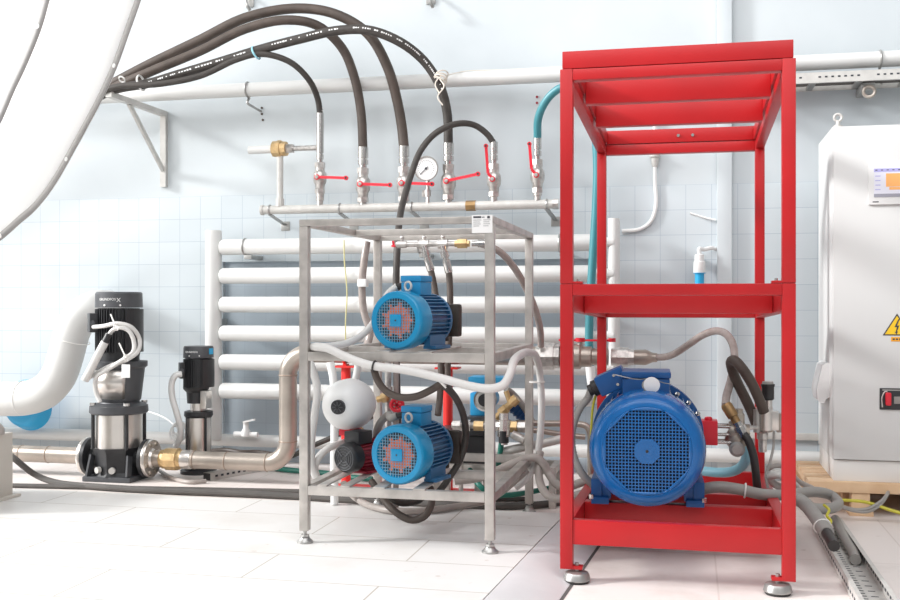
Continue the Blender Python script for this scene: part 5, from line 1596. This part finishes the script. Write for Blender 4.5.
# ================================================================== HOSES OF THE RED FRAME
hose('clear_hose', 'clear braided hose rising and bending over from the large ball valve', 'hose',
     [V((PX(654, YL), YL, Z2))] + path([(664, 357, 5.62), (674, 354, 5.56), (688, 345, 5.48), (702, 335.5, 5.4), (715, 331, 5.32), (726, 334, 5.22), (733, 345, 5.14), (734.5, 360, 5.08), (731, 380, 5.02), (726.5, 396, 4.95), (725.5, 406, 4.88)]), 0.0185, 'clear_hose')
hose('black_hose', 'thick dark hose folded over in a hairpin beside the filter unit', 'hose',
     path([(764, 412, 4.93), (759, 399, 4.91), (751, 382, 4.89), (741, 367, 4.88), (734.5, 360.5, 4.9), (731, 362, 4.94), (732.5, 371, 4.98), (738, 384, 5.0), (745, 398, 5.0), (752, 413, 5.0), (756, 424, 5.0)]), 0.0235, 'rubber_brown')
hose('black_hose', 'black hose dropping from the steel pump into the frame base', 'hose',
     path([(742.5, 433, 4.80), (748, 440, 4.79), (753, 454, 4.78), (755.5, 470, 4.78), (757, 486, 4.80), (758, 494, 4.82)]), 0.018, 'rubber_dark')
hose('cyan_hose', 'pale cyan hose bending up behind the steel pump', 'hose',
     path([(640, 465, 5.42), (668, 466, 5.36), (690, 468.5, 5.26), (703, 471, 5.2), (718, 472.5, 5.15), (732, 471.5, 5.1), (742, 466, 5.05), (746.5, 456, 5.0), (746, 444, 4.97)]), 0.023, 'cyan_hose')
hose('grey_wire', 'thin grey wire hanging from the filter unit', 'wire', path([(774, 431, 4.98), (773.5, 446, 4.98), (770, 462, 4.95), (766, 476, 4.92), (768, 488, 4.9)]), 0.006, 'grey_hose', n=8)
hose('grey_conduit', 'grey ribbed conduit bowing out from the cable box of the large motor', 'conduit',
     [MG @ (cc - ax_[0] * 0.095)] + path([(588, 398, 4.43), (580, 408, 4.43), (573.5, 424, 4.42), (571.5, 442, 4.42), (575, 460, 4.40), (583, 475, 4.40), (595, 487, 4.42)]), 0.0155, 'grey_hose', ridge=0.0018, step=0.006)
hose('earth_wire', 'yellow-green earth wire hanging beside the large motor', 'wire', path([(599, 391, 4.44), (595, 398, 4.42), (592.5, 410, 4.42), (591.5, 425, 4.42), (590.5, 445, 4.43)]), 0.005, 'yellow_wire', n=8)
o = hose('grey_conduit', 'thick grey conduit crossing the red frame base and looping on the floor', 'conduit',
     path([(698, 492, 4.62), (706, 488.5, 4.6), (720, 487, 4.6), (740, 489.5, 4.62), (760, 494, 4.66), (782, 495, 4.75), (800, 493, 4.9), (817, 492, 5.05), (831, 495.5, 5.15), (838, 502, 5.1), (832, 508, 4.95), (816, 508.5, 4.86), (803, 505, 4.82)]), 0.024, 'grey_hose')
tie(745, 490.5, 4.627, 0.029, 'tie_white', 'white cable tie around the thick grey conduit on the red frame', (1, 0, -0.1))
hose('grey_hose', 'pale grey hose coiled beside the base of the red frame', 'hose',
     path([(768, 477, 4.95), (776, 472, 4.95), (784, 474, 4.98), (789, 481, 5.0), (784, 487, 4.98), (773, 483, 4.94), (770, 477, 4.92), (778, 475, 4.9), (790, 481, 4.95), (799, 490, 5.0)]), 0.017, 'galvanized_white')
hose('grey_hose', 'thinner pale grey hose lying across the coiled one at the red frame', 'hose',
     path([(767, 469, 5.1), (778, 466, 5.1), (788, 470, 5.15), (798, 481, 5.2), (812, 488, 5.25)]), 0.013, 'beige_hose')
m = MB()
cpth = path([(796, 498, 4.80), (804, 503, 4.75), (812, 512, 4.62), (820, 523, 4.45), (827, 533.5, 4.28)])
c1 = hose('ribbed_conduit', 'ribbed grey conduit with a black end entering the floor channel', 'conduit', cpth, 0.024, 'grey_hose', ridge=0.006, step=0.011, n=14)
MB().tube([cpth[-1], P(830, 538, 4.22), P(834, 546, 4.12)], 0.022, 12).build('black_end', 'rubber_dark', c1)
tie(822, 526, 4.405, 0.032, 'tie_white', 'white cable tie around the ribbed conduit near its black end', (0.25, -1, -0.5))

# ================================================================== FLOOR CHANNEL
q0, q1 = G(850, 600, 0.0), G(888, 600, 0.0)
cx0, cx1 = q0.x + 0.003, q1.x
ch = thing('floor_channel', 'perforated steel cable channel lying on the floor beside the red frame', 'channel', ((cx0 + cx1) / 2, 4.3, 0))
CY0, CY1 = 2.9, 5.12
MB().box(cx0, cx1, CY0, CY1, 0.001, 0.004).build('channel_base', 'galvanized_white', ch)
for xa_, xb_ in ((cx0, cx0 + 0.003), (cx1 - 0.003, cx1)):
    m = MB().box(xa_, xb_, CY0, CY1, 0.004, 0.052)
    inn = 1 if xa_ == cx0 else -1
    xr_ = xa_ if inn > 0 else xb_
    m.box(min(xr_, xr_ + inn * 0.016), max(xr_, xr_ + inn * 0.016), CY0, CY1, 0.052, 0.0545)
    w_ = m.build('channel_wall', 'galvanized_white', ch)
    m = MB()
    y = CY0 + 0.02
    while y < CY1:
        m.box(xa_ - 0.0008, xb_ + 0.0008, y, y + 0.025, 0.022, 0.032)
        y += 0.05
    m.build('slot_pattern', 'dark_hole', w_)
m = MB()
y = CY0 + 0.02
k = 0
while y < CY1:
    m.box(cx0 + 0.035, cx0 + 0.06, y, y + 0.008, 0.0038, 0.0046)
    if k % 2:
        m.box(cx0 + 0.075, cx0 + 0.10, y, y + 0.008, 0.0038, 0.0046)
    y += 0.036; k += 1
m.build('slot_pattern', 'dark_hole', ch)
hose('grey_cable', 'grey cable lying inside the floor channel', 'cable', [V((cx1 - 0.03, 5.1, 0.05)), V((cx1 - 0.03, 4.7, 0.03)), V((cx1 - 0.03, 4.55, 0.028)), V((cx1 - 0.04, 4.42, 0.028))], 0.022, 'grey_hose')
hose('yellow_wire', 'yellow-green wire coming out of the floor channel by the ribbed conduit', 'wire', path([(824, 505, 4.75), (829, 510, 4.7), (827, 516, 4.65), (831, 521, 4.62), (828, 526, 4.58)]), 0.006, 'yellow_wire', n=8)

# ================================================================== CONTROL CABINET ON ITS PALLET
AX0, AX1, AY0, AY1, AZ0, AZ1 = 0.690, 1.50, 5.49, 6.09, 0.164, 1.921
cb = thing('control_cabinet', 'tall white electrical control cabinet standing on a wooden pallet', 'cabinet', ((AX0 + AX1) / 2, (AY0 + AY1) / 2, AZ0))
MB().box(AX0, AX1, AY0 + 0.02, AY1, AZ0 + 0.105, AZ1, 0.004).build('body', 'cabinet', cb)
MB().box(AX0 + 0.004, AX1 - 0.004, AY0 + 0.012, AY1 - 0.01, AZ0, AZ0 + 0.104, 0.002).build('plinth', 'plinth', cb)
door = MB().box(AX0 + 0.003, AX1 - 0.003, AY0, AY0 + 0.0195, AZ0 + 0.108, AZ1 - 0.003, 0.003).build('door', 'cabinet', cb)
x = PX(838, 5.56)
m = MB().torus((x, 5.56, AZ1 + 0.052), (0, 1, 0), 0.018, 0.007, 18, 8)
m.lathe([(0, 0.022), (0.012, 0.022), (0.014, 0.012), (0.036, 0.010)], (x, 5.56, AZ1), (0, 0, 1), 12)
m.build('lifting_eye', 'galvanized_white', cb)
za_, zb_ = P(816, 362, 5.72).z, P(816, 401, 5.72).z
hh = za_ - zb_
hd = MB().prism([(0, za_), (-0.018, za_), (-0.034, za_ - 0.012), (-0.058, zb_ + hh * .42), (-0.062, zb_ + hh * .30), (-0.055, zb_ + 0.012), (-0.042, zb_), (-0.025, zb_), (-0.016, zb_ + 0.02), (0, zb_ + 0.03)], (AX0, 5.62, 0), (1, 0, 0), (0, 0, 1), (0, 1, 0), 0.24)
hd.build('vent_hood', 'white_plastic', cb)
# touch screen
hx0_, hx1_ = PX(868, AY0), PX(868, AY0) + 0.30
hz1_, hz0_ = P(868, 165, AY0).z, P(868, 205, AY0).z
hm = MB().box(hx0_, hx1_, AY0 - 0.012, AY0, hz0_, hz1_, 0.004).build('touch_panel', 'cabinet_bezel', cb)
sx0_, sx1_, sz0_, sz1_ = PX(873.5, AY0), hx1_ - 0.03, P(873, 197.5, AY0).z, P(873, 169, AY0).z
ys = AY0 - 0.0125
MB().box(sx0_, sx1_, ys - 0.001, ys, sz0_, sz1_).build('screen', 'screen_white', hm)
MB().box(sx0_, sx1_, ys - 0.0016, ys - 0.001, sz1_ - 0.017, sz1_).build('screen_header', 'screen_purple', hm)
m = MB()
for i in range(9):
    xx = sx0_ + 0.006 + i * 0.026
    m.box(xx, xx + 0.010, ys - 0.0020, ys - 0.0016, sz1_ - 0.010, sz1_ - 0.006)
m.build('screen_text', 'ink', hm)
m = MB().box(sx0_ + 0.055, sx0_ + 0.20, ys - 0.0016, ys - 0.001, sz0_ + 0.05, sz1_ - 0.025)
m.box(sx0_ + 0.07, sx0_ + 0.20, ys - 0.0016, ys - 0.001, sz0_ + 0.035, sz0_ + 0.048)
m.build('screen_field', 'screen_orange', hm)
m = MB()
for i in range(4):
    m.box(sx0_ + 0.006, sx0_ + 0.03, ys - 0.0016, ys - 0.001, sz0_ + 0.035 + i * 0.022, sz0_ + 0.039 + i * 0.022)
m.build('screen_menu', 'screen_purple', hm)
MB().box(sx0_, sx1_, ys - 0.0016, ys - 0.001, sz0_, sz0_ + 0.016).build('screen_footer', 'screen_grey', hm)
MB().box(sx0_ - 0.006, sx0_ + 0.022, AY0 - 0.0128, AY0 - 0.012, hz0_ + 0.011, hz0_ + 0.016).build('logo', 'ink', hm)
# high-voltage sign
tx, tz0_, tz1_ = PX(897, AY0), P(897, 335.5, AY0).z, P(897, 313.5, AY0).z
def tri(s_, th, y, m_, nm, par):
    w_ = 0.066 * s_
    zc_ = tz0_ + (tz1_ - tz0_) / 3
    hh = (tz1_ - tz0_)
    return MB().prism([(-w_, -hh / 3 * s_), (w_, -hh / 3 * s_), (0, hh * 2 / 3 * s_)], (tx, y, zc_), (1, 0, 0), (0, 0, 1), (0, -1, 0), th).build(nm, m_, par)
sg = tri(1.0, 0.001, AY0 - 0.0002, 'ink', 'warning_sign', cb)
tri(0.84, 0.0006, AY0 - 0.0013, 'sign_yellow', 'sign_face', sg)
zc_ = tz0_ + (tz1_ - tz0_) * .36
bolt = [(0.006, 0.042), (-0.012, 0.002), (-0.001, 0.002), (-0.007, -0.022), (-0.012, -0.020), (-0.002, -0.034), (0.004, -0.018), (-0.001, -0.020), (0.010, 0.010), (0.000, 0.010), (0.012, 0.042)]
MB().prism(bolt, (tx, AY0 - 0.0020, zc_), (1, 0, 0), (0, 0, 1), (0, -1, 0), 0.0005).build('lightning_mark', 'ink', sg)
zl1, zl0 = P(897, 337, AY0).z, P(897, 341.5, AY0).z
lb_ = MB().box(PX(891, AY0), PX(891, AY0) + 0.09, AY0 - 0.0012, AY0 - 0.0002, zl0, zl1).build('sign_strip', 'sign_orange', sg)
for i in range(5):
    MB().box(PX(892.5, AY0) + i * .015, PX(892.5, AY0) + i * .015 + 0.010, AY0 - 0.0016, AY0 - 0.0012, zl0 + .007, zl1 - .007).build('sign_text', 'ink', lb_)
# main switch
wx0, wz1, wz0 = PX(879.5, AY0), P(880, 388, AY0).z, P(880, 409.5, AY0).z
sw = MB().box(wx0, wx0 + 0.20, AY0 - 0.006, AY0, wz0, wz1, 0.002).build('switch_plate', 'pump_black', cb)
MB().box(wx0 + 0.012, wx0 + 0.19, AY0 - 0.0068, AY0 - 0.006, wz1 - 0.012, wz1 - 0.006).build('plate_edge', 'galvanized', sw)
MB().box(wx0 + 0.024, wx0 + 0.05, AY0 - 0.035, AY0 - 0.006, wz0 + 0.022, wz1 - 0.02, 0.008).build('toggle', 'red_valve', sw)
MB().tube([(wx0 + 0.012, AY0 - 0.008, wz0 + 0.012), (wx0 + 0.010, AY0 - 0.010, wz0 + 0.06), (wx0 + 0.022, AY0 - 0.011, wz1 - 0.018), (wx0 + 0.034, AY0 - 0.01, wz1 - 0.016)], 0.003, 6).build('seal_wire', 'galvanized_white', sw)
MB().box(wx0 + 0.065, wx0 + 0.17, AY0 - 0.008, AY0 - 0.006, wz0 + 0.03, wz1 - 0.04, 0.001).build('switch_label', 'grey_hose', sw)

# pallet
PX0 = PX(809, 5.462)
PY0, PY1 = 5.462, 6.15
pa_ = thing('wooden_pallet', 'pale wooden pallet under the white control cabinet', 'pallet', ((PX0 + 1.75) / 2, 5.8, 0))
for i in range(5):
    y0 = PY0 + 0.023 + i * 0.14
    MB().box(PX0, 1.75, y0, y0 + 0.11, 0.142, 0.1635, 0.002).build('deck_board', 'wood', pa_)
for x0 in (PX0 + 0.0, PX(852, PY0), 1.30, 1.65):
    if x0 == PX0:
        x0 = PX0 + 0.10
        continue
    MB().box(x0, x0 + 0.09, PY0 + .023, PY1, 0.119, 0.1415, 0.002).build('stringer', 'wood', pa_)
    for y0 in (PY0 + .005, PY0 + 0.32, PY1 - 0.10):
        MB().box(x0, x0 + 0.085, y0, y0 + 0.09, 0.022, 0.1185, 0.003).build('block', 'wood', pa_)
    MB().box(x0 - 0.012, x0 + 0.10, PY0, PY1, 0.0, 0.0215, 0.002).build('runner_board', 'wood', pa_)
MB().box(PX0, 1.75, PY0 - 0.002, PY0 + 0.022, 0.114, 0.1640, 0.002).build('edge_or_added_board', 'wood', pa_)
MB().box(PX0, PX0 + 0.05, PY0 + 0.022, PY1, 0.119, 0.1415, 0.002).build('edge_or_added_board', 'wood', pa_)
MB().box(PX0, 1.75, PY1 - 0.022, PY1, 0.0, 0.1415, 0.002).build('edge_or_added_board', 'wood', pa_)  # rear board added to shut out light and darken the space underneath
hose('earth_wire', 'yellow wire running along the front of the wooden pallet', 'wire', path([(835, 500, 5.32), (848, 500.5, 5.34), (862, 501.5, 5.34), (876, 505, 5.34), (890, 510, 5.33), (915, 517, 5.3)]), 0.008, 'yellow_wire', n=8)
for i, lb in enumerate(('grey wire sagging in front of the pallet, the outer of the two', 'grey wire sagging in front of the pallet, the inner of the two')):
    d = i * 3.0
    hose('grey_wire', lb, 'wire', path([(838, 506 - d * .3, 5.33), (855, 511 - d * .5, 5.33), (868, 511.5 - d, 5.33), (880, 505 - d, 5.34), (886 - d * .3, 497, 5.37), (889, 488, 5.6)]), 0.008, 'grey_hose', n=8)

# ================================================================== LIGHT
wd = bpy.data.worlds.new('world')
scn.world = wd
wd.use_nodes = True
bg = wd.node_tree.nodes['Background']
bg.inputs['Color'].default_value = (0.96, 0.98, 1.0, 1)
bg.inputs['Strength'].default_value = 0.38


def area(name, loc, target, sx, sy, power, col=(1, 1, 1)):
    d = bpy.data.lights.new(name, 'AREA')
    d.shape = 'RECTANGLE'
    d.size, d.size_y = sx, sy
    d.energy = power
    d.color = col
    o = bpy.data.objects.new(name, d)
    COL.objects.link(o)
    o.location = loc
    o.rotation_euler = (V(target) - V(loc)).to_track_quat('-Z', 'Y').to_euler()
    return o


area('assumed_window_lamp', (-6.4, 3.2, 3.0), (0.0, 5.2, 0.8), 3.0, 2.6, 170, (1.0, 0.985, 0.965))  # assumed off-view window
area('assumed_overhead_lamp', (-0.5, 1.2, 5.6), (-0.3, 5.0, 0.6), 8.0, 5.0, 330, (0.985, 0.99, 1.0))  # area lamp added overhead for assumed light from above; no skylight is built
sd = bpy.data.lights.new('sun', 'SUN')
sd.energy = 3.2
sd.angle = math.radians(8)
so = bpy.data.objects.new('sun', sd)
COL.objects.link(so)
so.rotation_euler = V((0.88, 0.32, -0.42)).to_track_quat('-Z', 'Y').to_euler()

vs = scn.view_settings
vs.view_transform = 'Standard'
vs.look = 'None'
vs.gamma = 1
vs.use_curve_mapping = False
vs.exposure = 0.08
